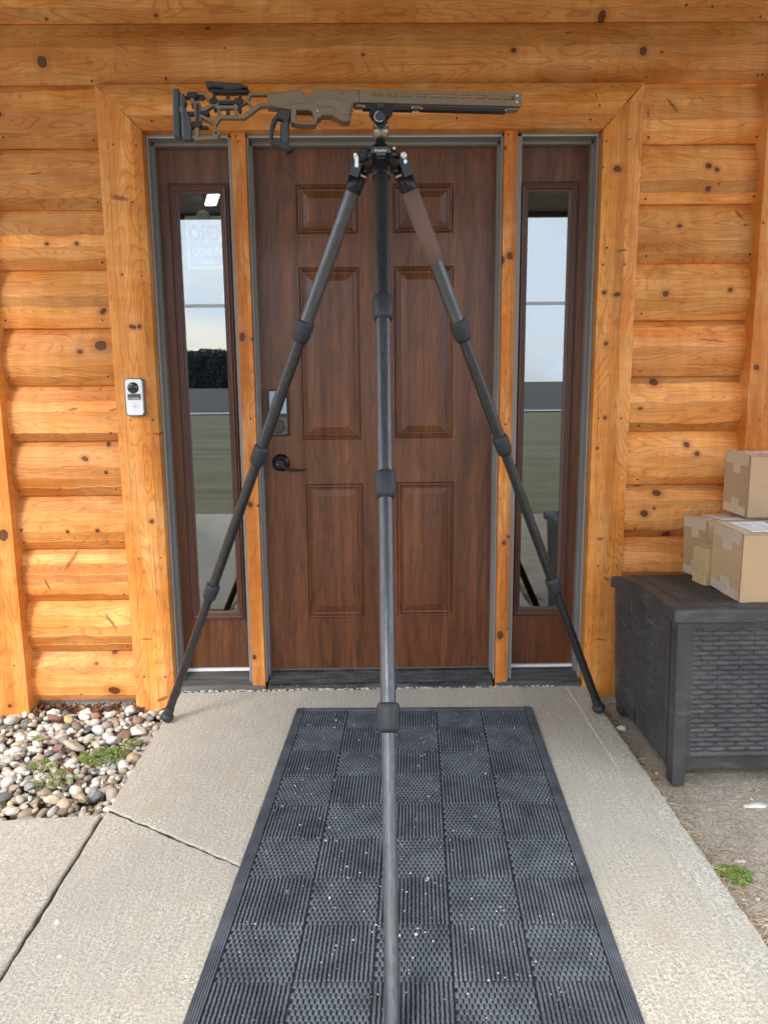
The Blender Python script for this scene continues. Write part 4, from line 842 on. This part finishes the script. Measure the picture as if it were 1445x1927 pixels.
def parcel(label, x0, y0, z0, w, d, h, tilt, yaw, seed, col=(.47, .30, .165), tape=True, lab=None, red=False, shiny=False):
    """(x0, y0, z0) = bottom, left, front corner; left face looks towards -x"""
    r = empty('cardboard_parcel', (x0 + w / 2, y0 + d / 2, z0), label, 'parcel', 'cardboard parcels on the storage box')
    Mx = Matrix.Translation((x0, y0, z0)) @ Matrix.Rotation(yaw, 4, 'Z') @ Matrix.Rotation(tilt, 4, 'X')
    def T(mb, k=0):
        for i in range(k, len(mb.v)): mb.v[i] = tuple(Mx @ Vector(mb.v[i]))
        return mb
    mb = T(MB().bbox(0, w, 0, d, 0, h, .0028)); bx = mb.build('box_body', card('cardboard_%d' % seed, col, seed), r)
    if not shiny:
        mb = MB(); e = .0022
        mb.box(-.0006, .0012, .0035, .0052, .004, h - .004).box(.006, w - .002, -.0006, .001, h - .0035, h - .0022); T(mb).build('flap_edge', FOLD, r)
    if tape:
        a = d * .10; tw = d * .27; c0 = d * .5
        mb = MB(); mb.box(-.0011, .002, a, d - .008, h - .038, h - .0012).box(0.004, .028, a, d - .008, h - .001, h + .0011); T(mb).build('tape', TAPE, r)
        mb = MB(); mb.box(-.0019, .002, c0 - tw / 2, c0 + tw / 2, h - .068, h - .001).box(.003, w * .97, c0 - tw / 2, c0 + tw / 2, h - .001, h + .0016); T(mb).build('tape', TAPE, r)
        mb = MB(); mb.box(-.0011, .002, a, d - .01, .0015, .030); T(mb).build('tape', TAPE, r)
        mb = MB(); mb.box(-.0019, .002, c0 - tw / 2, c0 + tw / 2, .001, .056); T(mb).build('tape', TAPE, r)
    if shiny:
        mb = MB(); mb.box(-.0010, .002, .001, d - .001, h * .30, h * .97).box(.001, w * .9, -.001, .002, h * .3, h * .97).box(-.0005, w * .9, .001, d - .002, h - .001, h + .001); T(mb).build('tape', CLT, r)
    if lab:
        lx, ly, lw, ld = lab; L1 = T(MB().box(lx, lx + lw, ly, ly + ld, h, h + .0023)).build('shipping_label', LAB, r)
        mb = MB(); mk = MB(); rr_ = random.Random(seed)
        for c_ in range(5):
            xx = lx + .008 + c_ * (lw - .02) / 5
            for rw in range(9):
                if rr_.random() < .7: yy = ly + .008 + rw * (ld - .016) / 9; mb.box(xx, xx + (lw / 5) * rr_.uniform(.4, .85), yy, yy + .0042 * rr_.uniform(.6, 1.2), h + .002, h + .0026)
        T(mb).build('print', INK, L1); mk.box(lx + lw * .42, lx + lw * .54, ly + ld - .022, ly + ld - .006, h + .002, h + .0028); T(mk).build('print', INKD, L1)
    if red:
        L1 = T(MB().box(.035, w - .02, .05, .13, h, h + .0022)).build('red_label', REDP, r); mb = MB()
        for k in range(7): mb.box(.04 + k * .03, .052 + k * .03, .052, .128, h + .002, h + .0027)
        T(mb).build('label_stripe', plain('label_white_%d' % seed, (.8, .78, .76), .5), L1)
parcel('front cardboard parcel with a white shipping label, nearest the lid edge', 1.0775, -.800, .5445, .33, .206, .211, 0, 0, 1, (.53, .355, .20), lab=(.040, .035, .26, .150))
parcel('rear cardboard parcel with a label, half hidden under the top one', 1.105, -.512, .5325, .33, .205, .208, math.radians(-4.2), 0, 2, (.46, .30, .17), lab=(.055, .03, .24, .150))
parcel('uppermost cardboard parcel with a red and white label, on the rear one', 1.232, -.500, .7485, .33, .185, .210, 0, 0, 3, (.48, .315, .19), red=True)
parcel('smallest parcel, wrapped in shiny tape, leaning on the front one', 1.0605, -.593, .5400, .060, .072, .122, 0, math.radians(9), 4, (.50, .35, .17), tape=False, shiny=True)

# ------------------------------------------------------------------ tripod
TP = empty('tripod', (.009, -.834, 0), 'tall black carbon fibre tripod standing over the mat in front of the door', 'tripod')
def carbon(name, lo, hi, rough, k=1.0):
    m = NT(name); uv = m.n('ShaderNodeTexCoord').outputs['UV']
    mp_ = m.n('ShaderNodeMapping', {0: uv, 'Scale': (26, 62, 1)}).outputs[0]
    vo = m.n('ShaderNodeTexVoronoi', {'Vector': mp_, 'Scale': 1.0, 'Randomness': .75}, voronoi_dimensions='2D').outputs[1]
    vs_ = m.n('ShaderNodeSeparateXYZ', {0: vo}).outputs[0]; st = m.noise(m.n('ShaderNodeMapping', {0: uv, 'Scale': (110, 10, 1)}).outputs[0], 1, 3, .6)
    f = m.math('ADD', m.math('MULTIPLY', vs_, .55), m.math('MULTIPLY', m.mr(st, .3, .7), .45))
    c = m.mix(f, lo, hi); m.base(c, m.mr(f, 0, 1, rough + .08, rough - .06), .35, .6, .35, .22); m.bump(f, .10, .0006); return m.m
CARB = carbon('carbon_tube_lit', (.038, .039, .042), (.100, .103, .112), .30); CARBD = carbon('carbon_tube_unlit', (.012, .012, .013), (.045, .044, .043), .42)  # same carbon twice: sky reflection on the front leg painted as paler colour
RBR = plain('collar_rubber', (.024, .027, .032), .55, var=.12, scale=40, bump=.1); ANO = plain('black_anodised', (.016, .017, .020), .33, .4, var=.12, scale=60); ANG = plain('gunmetal', (.07, .07, .075), .3, .7); SILV = plain('bright_steel', (.72, .71, .69), .35, .6, var=.05); PEW = plain('pewter_ball_housing', (.30, .27, .22), .33, .9, var=.08)
BRN = plain('brown_sleeve', (.175, .105, .080), .75, var=.08, scale=30, bump=.15)
TPC = Vector((.009, -.834, 0))
def pt(a, b, t): return a.lerp(b, t)
def tripod_leg(top, foot, mats, sleeve=False, us=(.238, .455, .722), cr=(.0255, .0245, .0232), name='leg'):
    top = Vector(top); foot = Vector(foot); D = (foot - top); Ln = D.length; w = D.normalized(); rs = (.0203, .0178, .0160, .0147)
    mb = MB(); s0 = .070; p0 = top + w * s0; p1 = top + w * Ln * us[0]; mb.cyl(p0, p1, rs[0], 40); leg = mb.build('leg', mats[0], TP)
    # socket and fork at the top
    mb = MB(); mb.lathe(top + w * .030, top + w * .076, [(0, .0200), (.002, .0228), (.010, .0232), (.0105, .0238), (.040, .0238), (.042, .0225), (.046, .0222)], 40)
    side = w.cross(Vector((0, 0, 1))).normalized(); out = side.cross(w).normalized()
    def lb(mb, u0, u1, v0, v1, t0, t1):
        vs = [top + side * a + out * b + w * c_ for c_ in (t0, t1) for b in (v0, v1) for a in (u0, u1)]; mb.add(vs, [(0, 2, 3, 1), (4, 5, 7, 6), (0, 1, 5, 4), (2, 6, 7, 3), (0, 4, 6, 2), (1, 3, 7, 5)])
    lb(mb, -.0235, -.0120, -.015, .015, -.012, .036); lb(mb, .0120, .0235, -.015, .015, -.012, .036); mb.lathe(top + side * -.0236, top + side * .0236, [(0, .0148), (.0115, .0148)], 24); mb.lathe(top + side * .012, top + side * .0236, [(0, .0148), (.0116, .0148)], 24)
    mb.build('leg_socket', ANO, leg)
    mb = MB(); mb.cyl(top + side * -.0290, top + side * .0290, .0062, 16, b=.001); mb.build('hinge_bolt', SILV if foot.y > -1 else ANO, leg)
    if foot.y > -1:
        mb = MB(); lb(mb, -.0115, .0115, -.0190, .0175, .024, .0295); mb.build('steel_shim', SILV, leg)
    for i, u in enumerate(us):
        c_ = top + w * Ln * u; h = .031 if i < 2 else .029; rf = lambda j, t: 1.0 - (.045 if (j % 4) in (0,) and t > .012 else 0)
        c1 = c_ - w * h; mb = MB(); R_ = cr[i]
        mb.lathe(c1, c1 + w * 2 * h, [(0, rs[i] + .001), (.002, R_ - .002), (.006, R_), (.018, R_ + .0006), (.030, R_ - .0002), (2 * h - .012, R_ - .0004), (2 * h - .007, R_ - .0024), (2 * h - .001, R_ - .003), (2 * h, rs[i + 1] + .001)], 48, rf); mb.build('twist_lock', RBR, leg)
        p0 = c_ + w * (h - .002); mb = MB(); mb.lathe(p0, p0 + w * .004, [(0, rs[i + 1] + .0028), (.003, rs[i + 1] + .0028), (.004, rs[i + 1] + .0015)], 40); mb.build('lock_seal', ANO, leg)
        e = top + w * (Ln * us[i + 1] if i < 2 else Ln - .035); mb = MB(); mb.cyl(p0, e, rs[i + 1], 40); mb.build('leg_section', mats[min(i + 1, len(mats) - 1)], leg)
    # rubber ball foot
    mb = MB(); q = top + w * (Ln - .058); mb.lathe(q, q + w * .060, [(0, .0152), (.003, .0168), (.022, .0165), (.026, .0150), (.030, .0200), (.038, .0235), (.046, .0232), (.053, .0190), (.058, .0110)], 36); mb.build('rubber_foot', RBR, leg)
    if sleeve:
        mb = MB(); a = top + w * .073; mb.lathe(a, a + w * .200, [(0, .0222), (.001, .0245), (.05, .0242), (.12, .0243), (.199, .0238), (.2, .0215)], 40, lambda j, t: 1 + .012 * math.sin(j * .9 + t * 40)); mb.build('leg_sleeve', BRN, leg)
    return leg
ZT = 1.792
LEG_F = tripod_leg((.0095, -.834 - .052, ZT), (.0055, -1.81, .005), (CARBD, CARB, CARB, CARB), us=(.2276, .4527, .703))
LEG_L = tripod_leg((.009 - .050, -.834 + .030, ZT), (-.782, -.400, .008), (CARB, CARBD, CARBD, CARBD), us=(.2428, .4505, .7133))
LEG_R = tripod_leg((.009 + .052, -.834 + .030, ZT), (.800, -.384, .012), (CARB, CARBD, CARBD, CARBD), sleeve=True, us=(.2444, .4379, .7117))
# hub ("spider")
mb = MB(); mb.lathe((.009, -.834, 1.766), (.009, -.834, 1.824), [(0, .030), (.002, .036), (.010, .046), (.024, .052), (.038, .053), (.043, .050), (.050, .038), (.056, .0270), (.058, .024)], 48)
def arm(ang):
    d = Vector((math.cos(ang), math.sin(ang), 0)); s = Vector((-d.y, d.x, 0)); 
    for (r0, r1, w0, z0, z1) in ((.030, .060, .0112, 1.768, 1.806), (.040, .058, .0245, 1.785, 1.806)):
        vs = [Vector((.009, -.834, z)) + d * r + s * q for z in (z0, z1) for r in (r0, r1) for q in (-w0, w0)]; vs[6] = vs[6] - Vector((0, 0, .010)); vs[7] = vs[7] - Vector((0, 0, .010))
        mb.add(vs, [(0, 2, 3, 1), (4, 5, 7, 6), (0, 1, 5, 4), (2, 6, 7, 3), (0, 4, 6, 2), (1, 3, 7, 5)])
for a in (-90, 30, 150): arm(math.radians(a))
HUB = mb.build('hub', ANO, TP)
# logo plate on the front arm
hf = lambda u, v, d: (.0092 + u, -.8990 - d, 1.7975 + v)
mb = MB(); curve_plate('badge', [rrect(.0470, .0190, .0080)], .003, .001, hf, ANG, HUB)
curve_plate('badge_trim', [rrect(.0486, .0206, .0088), rrect(.0468, .0188, .0079)[::-1]], .0034, .0003, hf, PEW, HUB)
LET = plain('badge_letters', (.85, .85, .85), .4)
text_obj('lettering', 'Leofoto', .0078, Vector((.0120, -.9027, 1.7990)), RX90, LET, HUB, depth=.0003, sx=.95, bold=.0001)
mb = MB(); LO = lambda u, v, d: (-.0042 + u, -.9027 - d, 1.7990 + v); mb.poly([(.0022 * math.cos(a), .0022 * math.sin(a)) for a in [i * .524 for i in range(12)]], 0, .0003, LO); mb.build('logo_mark', LET, HUB)
mb = MB(); mb.lathe((.009, -.834, 1.822), (.009, -.834, 1.846), [(0, .024), (.008, .022), (.011, .0135), (.024, .0125)], 36); mb.build('neck_base', ANO, HUB)
# side fittings
mb = MB(); mb.bbox(-.054, -.030, -.872, -.850, 1.782, 1.806, .003).bbox(-.042, -.026, -.874, -.850, 1.786, 1.814, .003); mb.build('lever_housing', ANO, HUB)
mb = MB(); mb.bbox(-.0620, -.0530, -.884, -.872, 1.7855, 1.7990, .0015).bbox(-.0590, -.0490, -.892, -.883, 1.7610, 1.7880, .0018).bbox(-.0585, -.0500, -.890, -.880, 1.782, 1.7920, .0012); mb.build('angle_lever', SILV, HUB)
mb = MB(); mb.cyl((.050, -.852, 1.792), (.060, -.876, 1.793), .0045, 16); mb.build('knob_stem', ANG, HUB)
MB().lathe((.0670, -.873, 1.7930), (.0690, -.886, 1.7930), [(0, .006), (.002, .0085), (.010, .0088), (.012, .0070), (.0121, .004), (.0095, .0035)], 28).build('steel_knob', SILV, HUB)
MB().cyl((.0400, -.842, 1.812), (.0460, -.848, 1.823), .0042, 14, b=.0008).build('lock_pin', SILV, HUB)
# ball head
bc = Vector((.0100, -.834, 1.866))
BH = MB().lathe((.010, -.834, 1.840), (.010, -.834, 1.890), [(0, .0115), (.004, .0110), (.0045, .0135), (.007, .0158), (.011, .0190), (.016, .0213), (.022, .0226), (.028, .0226), (.034, .0212), (.039, .0187), (.043, .0150), (.046, .0100)], 40).build('ball_head', PEW, TP)
MB().cyl((.010, -.834, 1.884), (.010, -.834, 1.932), .0185, 36, b=.001).build('head_barrel', ANO, BH)
mb = MB(); mb.bbox(-.0045, .0245, -.8590, -.8380, 1.8640, 1.892, .003); mb.build('cradle', ANO, BH)
mb = MB()
prev = None
for i in range(17):
    a = math.pi + math.pi * i / 16; p = Vector((.0100 + .0150 * math.cos(a), -.8605, 1.876 + .0140 * math.sin(a)))
    if prev is not None: mb.cyl(prev, p, .0017, 8)
    prev = p
mb.build('cradle_ring', PEW, BH)
mb = MB(); mb.lathe((.0066, -.848, 1.8915), (.0066, -.8700, 1.8915), [(0, .0150), (.016, .0158), (.020, .0160), (.0215, .0145), (.022, .012)], 40); KN_ = mb.build('clamp_knob', plain('grey_knob', (.045, .046, .052), .4, .3), BH)
mb = MB(); prev = None
for i in range(22):
    a = math.radians(100 + 205 * i / 21); p = Vector((.0066 + .0125 * math.cos(a), -.8703, 1.8915 + .0125 * math.sin(a)))
    if prev is not None: mb.cyl(prev, p, .0007, 6)
    prev = p
mb.build('knob_marking', LET, KN_)
# ------------------------------------------------------------------ rifle chassis clamped on the head
TH5 = math.radians(5); A5 = Vector((math.cos(TH5), math.sin(TH5), 0)); N5 = Vector((math.sin(TH5), -math.cos(TH5), 0)); C5 = Vector((0, -.834, 0))
def cf(s, z, d): p = C5 + A5 * s + N5 * d; return (p.x, p.y, z)
mb = MB(); hx = [(-.0142, 1.9335), (.0370, 1.9335), (.0412, 1.9250), (.0412, 1.9104), (.0279, 1.8965), (-.0103, 1.8956), (-.0189, 1.909), (-.0185, 1.9250)]
curve_plate('clamp_jaw', [hx], .0200, .0015, lambda u, v, d: cf(u, v, d), ANO, BH, mid=-.0)
mb = MB(); mb.box(.001, .0185, -.8565, -.8535, 1.917, 1.9300); mb.build('jaw_gap', plain('jaw_gap_steel', (.05, .05, .055), .35, .6), BH)  # dark steel grey block standing for the gap between the jaws

RC = empty('rifle_chassis', cf(-.07, 1.93, 0), 'tan and black skeleton rifle chassis clamped level on top of the tripod', 'rifle chassis')
TAN = plain('tan_cerakote', (.190, .138, .088), .48, .15, var=.07, scale=40, bump=.08); TANL = plain('tan_cerakote_relief', (.200, .146, .094), .46, .15, var=.06, scale=40, bump=.08)
BLKP = plain('black_polymer', (.030, .031, .035), .5, var=.12, scale=50, bump=.1); GRP = plain('rubber_butt', (.052, .055, .058), .6, var=.1, scale=50, bump=.1); BLKM = plain('black_hard_anodised', (.020, .019, .019), .38, .3, var=.15, scale=60)
body = [(-.2834, 1.9442), (-.2716, 1.9448), (-.2410, 1.9493), (-.2273, 1.9536), (-.2171, 1.9550), (-.1968, 1.9553), (-.1927, 1.9506), (-.1912, 1.9419), (-.1853, 1.9373), (-.1785, 1.9383), (-.1741, 1.9423), (-.1730, 1.9575), (-.0570, 1.9590), (-.0480, 1.9600), (-.0480, 1.9290), (-.0620, 1.9270), (-.0711, 1.8857), (-.0767, 1.8821), (-.0922, 1.8828), (-.1195, 1.8967), (-.1453, 1.8965), (-.1498, 1.8895), (-.1558, 1.8886), (-.1621, 1.8737), (-.1819, 1.8716), (-.2041, 1.8722), (-.2262, 1.8777), (-.2253, 1.9077), (-.2591, 1.9124), (-.2709, 1.9142), (-.2844, 1.9142)]
tg = [(-.2109, 1.9064), (-.1776, 1.9072), (-.1692, 1.9027), (-.1677, 1.8915), (-.1731, 1.8810), (-.2090, 1.8809), (-.2122, 1.8889)]
slots = []
for k in range(10):
    s0 = -.0152 + k * .03888; z0 = 1.9450 + k * .00012; slots.append([(s0, z0), (s0 + .0295, z0 + .0001), (s0 + .0295, z0 + .0078), (s0, z0 + .0077)])
BODY = curve_plate('chassis_body', [body, tg], .0215, .0022, lambda u, v, d: cf(u, v, d), TAN, RC)
fe = [(-.0482, 1.9600), (-.0460, 1.9617), (.3856, 1.9635), (.3858, 1.9340), (.3840, 1.9300), (-.0482, 1.9292)]
for sg in (1, -1): curve_plate('forend_side', [fe] + slots, .0020, .0008, lambda u, v, d: cf(u, v, d), TAN, BODY, mid=sg * .0194)
curve_plate('forend_tip', [[(.3680, 1.9628), (.3850, 1.9630), (.3850, 1.9310), (.3680, 1.9305)]], .0172, .0005, lambda u, v, d: cf(u, v, d), TAN, BODY)
mb = MB()
fo = [(-.056, 1.9292), (.3835, 1.9302), (.3800, 1.9240), (.3489, 1.9225), (.1108, 1.9212), (-.058, 1.9212)]
curve_plate('forend_underside', [fo], .0120, .002, lambda u, v, d: cf(u, v, d), TAN, BODY)
curve_plate('receiver_relief', [[(-.1685, 1.9282), (-.1615, 1.9363), (-.1136, 1.9375), (-.0914, 1.9285), (-.0673, 1.9292), (-.0704, 1.8986), (-.0920, 1.8981), (-.1174, 1.9159), (-.1535, 1.9150), (-.1584, 1.9221)]], .0242, .0014, lambda u, v, d: cf(u, v, d), TANL, BODY)
curve_plate('receiver_relief', [[(-.2504, 1.9182), (-.2317, 1.9202), (-.2161, 1.9317), (-.1740, 1.9328), (-.1690, 1.9290), (-.1745, 1.9240), (-.2147, 1.9222), (-.2302, 1.9150), (-.2488, 1.9150)]], .0233, .0010, lambda u, v, d: cf(u, v, d), TANL, BODY)
mb = MB()
for k in range(7): z = 1.8905 + k * .0046; mb.poly([(-.0755, z), (-.0660 + k * .0009, z + .0004), (-.0660 + k * .0009, z + .0014), (-.0755, z + .001)], .0236, .0250, cf)
mb.build('magwell_ribs', plain('dark_tan_groove', (.10, .078, .052), .6), BODY)
mb = MB()
for s, z, r in ((-.0913, 1.9497, .0022), (-.0498, 1.9510, .0020)): mb.lathe(cf(s, z, .0212), cf(s, z, .0222), [(0, r), (.001, r * .9)], 14)
mb.build('screw_hole', BLKM, BODY)
mb = MB()
for s, z, r in ((.3725, 1.9560, .0030), (.3722, 1.9402, .0030), (-.1570, 1.9060, .0024)): mb.lathe(cf(s, z, .0205), cf(s, z, .0228), [(0, r), (.0018, r), (.0023, r * .7)], 16)
mb.build('steel_screw', SILV, BODY)
curve_plate('magazine_release', [[(-.1650, 1.8970), (-.1542, 1.8965), (-.1616, 1.8740), (-.1690, 1.8742)]], .0110, .001, lambda u, v, d: cf(u, v, d), BLKM, RC)
# stock skeleton
ST = [((-.2692, 1.947), (-.33, 1.946), .0050), ((-.33, 1.9454), (-.3365, 1.931), .0072), ((-.3365, 1.931), (-.3245, 1.9139), .0072), ((-.3365, 1.931), (-.3545, 1.9219), .0081), ((-.27, 1.9224), (-.2896, 1.9211), .009), ((-.2896, 1.9211), (-.3074, 1.9191), .009), ((-.3074, 1.9191), (-.3473, 1.8911), .0099), ((-.3473, 1.8911), (-.4097, 1.8896), .0093), ((-.4097, 1.8896), (-.4223, 1.8703), .0093), ((-.4223, 1.8703), (-.4196, 1.856), .0075), ((-.4186, 1.84), (-.4726, 1.8357), .009), ((-.4692, 1.8357), (-.468, 1.8597), .0104), ((-.468, 1.8597), (-.4621, 1.8789), .0108), ((-.4254, 1.8765), (-.4548, 1.8901), .0081), ((-.4635, 1.9168), (-.4646, 1.8788), .017), ((-.479, 1.9399), (-.4744, 1.9165), .0108), ((-.4744, 1.9165), (-.4637, 1.9136), .0108), ((-.4688, 1.9441), (-.4455, 1.9447), .0072), ((-.4455, 1.9447), (-.4314, 1.927), .0072), ((-.4314, 1.927), (-.4147, 1.9259), .0081), ((-.4595, 1.8979), (-.4285, 1.9176), .0086), ((-.4285, 1.9176), (-.4118, 1.9165), .0081), ((-.4103, 1.9118), (-.4113, 1.8912), .0075), ((-.3666, 1.9144), (-.3675, 1.8922), .0075), ((-.4153, 1.9132), (-.3632, 1.9145), .0081), ((-.4164, 1.9266), (-.3627, 1.928), .0081), ((-.4138, 1.9267), (-.4145, 1.9133), .0108), ((-.366, 1.9279), (-.3666, 1.9144), .0108), ((-.4604, 1.9137), (-.4525, 1.9044), .009)]
def strut(mb, p, q, w, half, k=0):
    a = Vector(p); b = Vector(q); d = (b - a).normalized(); n = Vector((-d.y, d.x)); r = w / 2; half = half + (k % 7) * .00022; out = []
    for (c, s, ang0) in ((b, 1, -90), (a, -1, 90)):
        for i in range(6):
            t = math.radians(ang0 + 180 * i / 5); out.append(c + d * (r * math.cos(t)) + n * (r * math.sin(t)))
    N = len(out); ins = [(c_ - (a + b) / 2) for c_ in out]; c0 = (a + b) / 2
    lay = []
    for dd, sh in ((-half, .0014), (-half + .0014, 0), (half - .0014, 0), (half, .0014)):
        for c_ in out:
            base = a if (c_ - a).length < (c_ - b).length else b; v_ = c_ - base; f = 1 - sh / r; lay.append(cf(base.x + v_.x * f, base.y + v_.y * f, dd))
    fs = [tuple(range(N))[::-1], tuple(3 * N + i for i in range(N))] + [(l * N + i, l * N + (i + 1) % N, (l + 1) * N + (i + 1) % N, (l + 1) * N + i) for l in range(3) for i in range(N)]
    mb.add(lay, fs)
mb = MB()
for k, (p, q, w) in enumerate(ST): strut(mb, p, q, w, .0095, k)
mb.lathe(cf(-.4199, 1.8496, -.0120), cf(-.4199, 1.8496, .0120), [(0, .0085), (.001, .0095), (.023, .0095), (.024, .0085)], 28)
STK = mb.build('buttstock', TAN, RC)
curve_plate('stock_joint', [[(-.2850, 1.9448), (-.2720, 1.9450), (-.2720, 1.9140), (-.2850, 1.9136)]], .0150, .001, lambda u, v, d: cf(u, v, d), TANL, STK)
BK = [((-.495, 1.9348), (-.4826, 1.9351), .0081, .005), ((-.4824, 1.9391), (-.4687, 1.9394), .0150, .0125), ((-.4676, 1.9347), (-.4485, 1.9352), .0072, .006), ((-.4879, 1.8964), (-.4737, 1.8968), .0099, .006), ((-.4545, 1.898), (-.4394, 1.8976), .0105, .0110), ((-.4829, 1.8636), (-.4427, 1.8639), .0075, .005), ((-.4734, 1.8691), (-.4609, 1.8694), .0150, .0125), ((-.42, 1.9572), (-.4211, 1.9336), .0075, .006), ((-.3861, 1.9502), (-.3882, 1.8996), .0090, .0065), ((-.355, 1.9526), (-.3569, 1.9052), .0081, .006), ((-.4257, 1.9263), (-.4190, 1.9266), .0150, .0125), ((-.3630, 1.9271), (-.3540, 1.9275), .0160, .0125), ((-.4635, 1.9168), (-.4649, 1.882), .0070, .0119), ((-.4065, 1.9229), (-.3729, 1.9238), .0080, .0119)]
mb = MB()
for k, (p, q, w, h) in enumerate(BK): strut(mb, p, q, w, h, k)
for s, z in ((-.4761, 1.9157), (-.4205, 1.9087), (-.4199, 1.8496)): mb.lathe(cf(s, z, -.0128), cf(s, z, .0130), [(0, .0036), (.0258, .0036)], 18)
mb.build('adjuster', BLKM, STK)
mb = MB()
for s, z0, z1 in ((-.4213, 1.9360, 1.9520), (-.3557, 1.9360, 1.9500)):
    z = z0
    while z < z1: mb.lathe(cf(s, z, 0), cf(s, z + .0012, 0), [(0, .0046), (.0006, .0052), (.0012, .0046)], 16); z += .0026
s = -.4660
while s < -.450: mb.lathe(cf(s, 1.9350, 0.0), cf(s + .0012, 1.9350, 0.0), [(0, .0060), (.0006, .0066), (.0012, .0060)], 14); s += .0026
mb.build('adjuster_spring', plain('spring_steel', (.36, .34, .32), .35, .9), STK)
curve_plate('butt_pad', [[(-.5241, 1.9481), (-.5197, 1.9521), (-.5081, 1.9525), (-.5093, 1.8999), (-.5102, 1.8365), (-.5250, 1.8369), (-.5288, 1.8408), (-.5262, 1.8837)]], .0175, .004, lambda u, v, d: cf(u, v, d), GRP, RC)
curve_plate('butt_plate', [[(-.5088, 1.9407), (-.4955, 1.9411), (-.4914, 1.9239), (-.4962, 1.9128), (-.4835, 1.8847), (-.4809, 1.8689), (-.4829, 1.8307), (-.5013, 1.8311), (-.5085, 1.8364), (-.5085, 1.8841)]], .0140, .0015, lambda u, v, d: cf(u, v, d), plain('grey_butt_plate', (.052, .056, .063), .4, .3, var=.1), RC)
mb = MB(); strut(mb, (-.5035, 1.9360), (-.5030, 1.8400), .0060, .0160); strut(mb, (-.5040, 1.9060), (-.5040, 1.8990), .0105, .0172); mb.build('butt_rail', plain('worn_rail', (.12, .125, .135), .35, .5), RC)
CH_ = curve_plate('cheek_rest', [[(-.4420, 1.9660), (-.4385, 1.9715), (-.3493, 1.9680), (-.3445, 1.9631), (-.3344, 1.9634), (-.3346, 1.9587), (-.3480, 1.9575), (-.3734, 1.9529), (-.3935, 1.9524), (-.3983, 1.9578), (-.4233, 1.9579), (-.4301, 1.9556), (-.4366, 1.9583)]], .0190, .003, lambda u, v, d: cf(u, v, d), BLKP, RC)
curve_plate('cheek_carrier', [[(-.4301, 1.9550), (-.3297, 1.9549), (-.3307, 1.9493), (-.3804, 1.9465), (-.4238, 1.9469)]], .0120, .001, lambda u, v, d: cf(u, v, d), BLKM, CH_)
curve_plate('pistol_grip', [[(-.2585, 1.9124), (-.2491, 1.9155), (-.2269, 1.9163), (-.2236, 1.9116), (-.2249, 1.8956), (-.2296, 1.8811), (-.2331, 1.8230), (-.2270, 1.8185), (-.2370, 1.8095), (-.2420, 1.8120), (-.2800, 1.8277), (-.2840, 1.8364), (-.2814, 1.8638), (-.2756, 1.8832), (-.2593, 1.9028)], [(-.2610, 1.8883), (-.2466, 1.8839), (-.2477, 1.8758), (-.2538, 1.8741), (-.2552, 1.8298), (-.2755, 1.8358), (-.2720, 1.8641)]], .0150, .0035, lambda u, v, d: cf(u, v, d), BLKP, RC)
mb = MB(); pp = [(-.2420, 1.8120), (-.2270, 1.8210), (-.2215, 1.8180), (-.2225, 1.8130), (-.2370, 1.8050), (-.2425, 1.8075)]; curve_plate('grip_base', [pp], .0180, .002, lambda u, v, d: cf(u, v, d), BLKM, RC)
curve_plate('grip_panel', [[(-.2515, 1.8740), (-.2420, 1.8800), (-.2330, 1.8790), (-.2365, 1.8270), (-.2515, 1.8300)]], .0175, .0015, lambda u, v, d: cf(u, v, d), plain('grip_inlay', (.048, .048, .052), .5), RC)
def rail(s0, s1, z0, z1, slot=.010):
    pr = [(-.0125, z1), (-.0125, z0 + .003), (-.0110, z0), (.0110, z0), (.0125, z0 + .003), (.0125, z1)]
    mb = MB(); n = len(pr); vs = [cf(s0, z, d) for d, z in pr] + [cf(s1, z, d) for d, z in pr]; mb.add(vs, [(i, (i + 1) % n, n + (i + 1) % n, n + i) for i in range(n)] + [tuple(range(n)), tuple(range(n, 2 * n))[::-1]])
    return mb.build('mounting_rail', BLKM, RC)
R1 = rail(-.0375, .0942, 1.9175, 1.9268); R2 = rail(.1152, .3468, 1.9188, 1.9272)
mb = MB(); 
for s, z in ((-.0352, 1.9215), (.0925, 1.9225)): mb.lathe(cf(s, z, .0115), cf(s, z, .0142), [(0, .0018), (.003, .0018)], 12)
mb.build('steel_screw', SILV, R1); mb = MB()
for s, z in ((.1175, 1.9210), (.3440, 1.9220)): mb.lathe(cf(s, z, .0115), cf(s, z, .0142), [(0, .0018), (.003, .0018)], 12)
mb.build('steel_screw', SILV, R2)
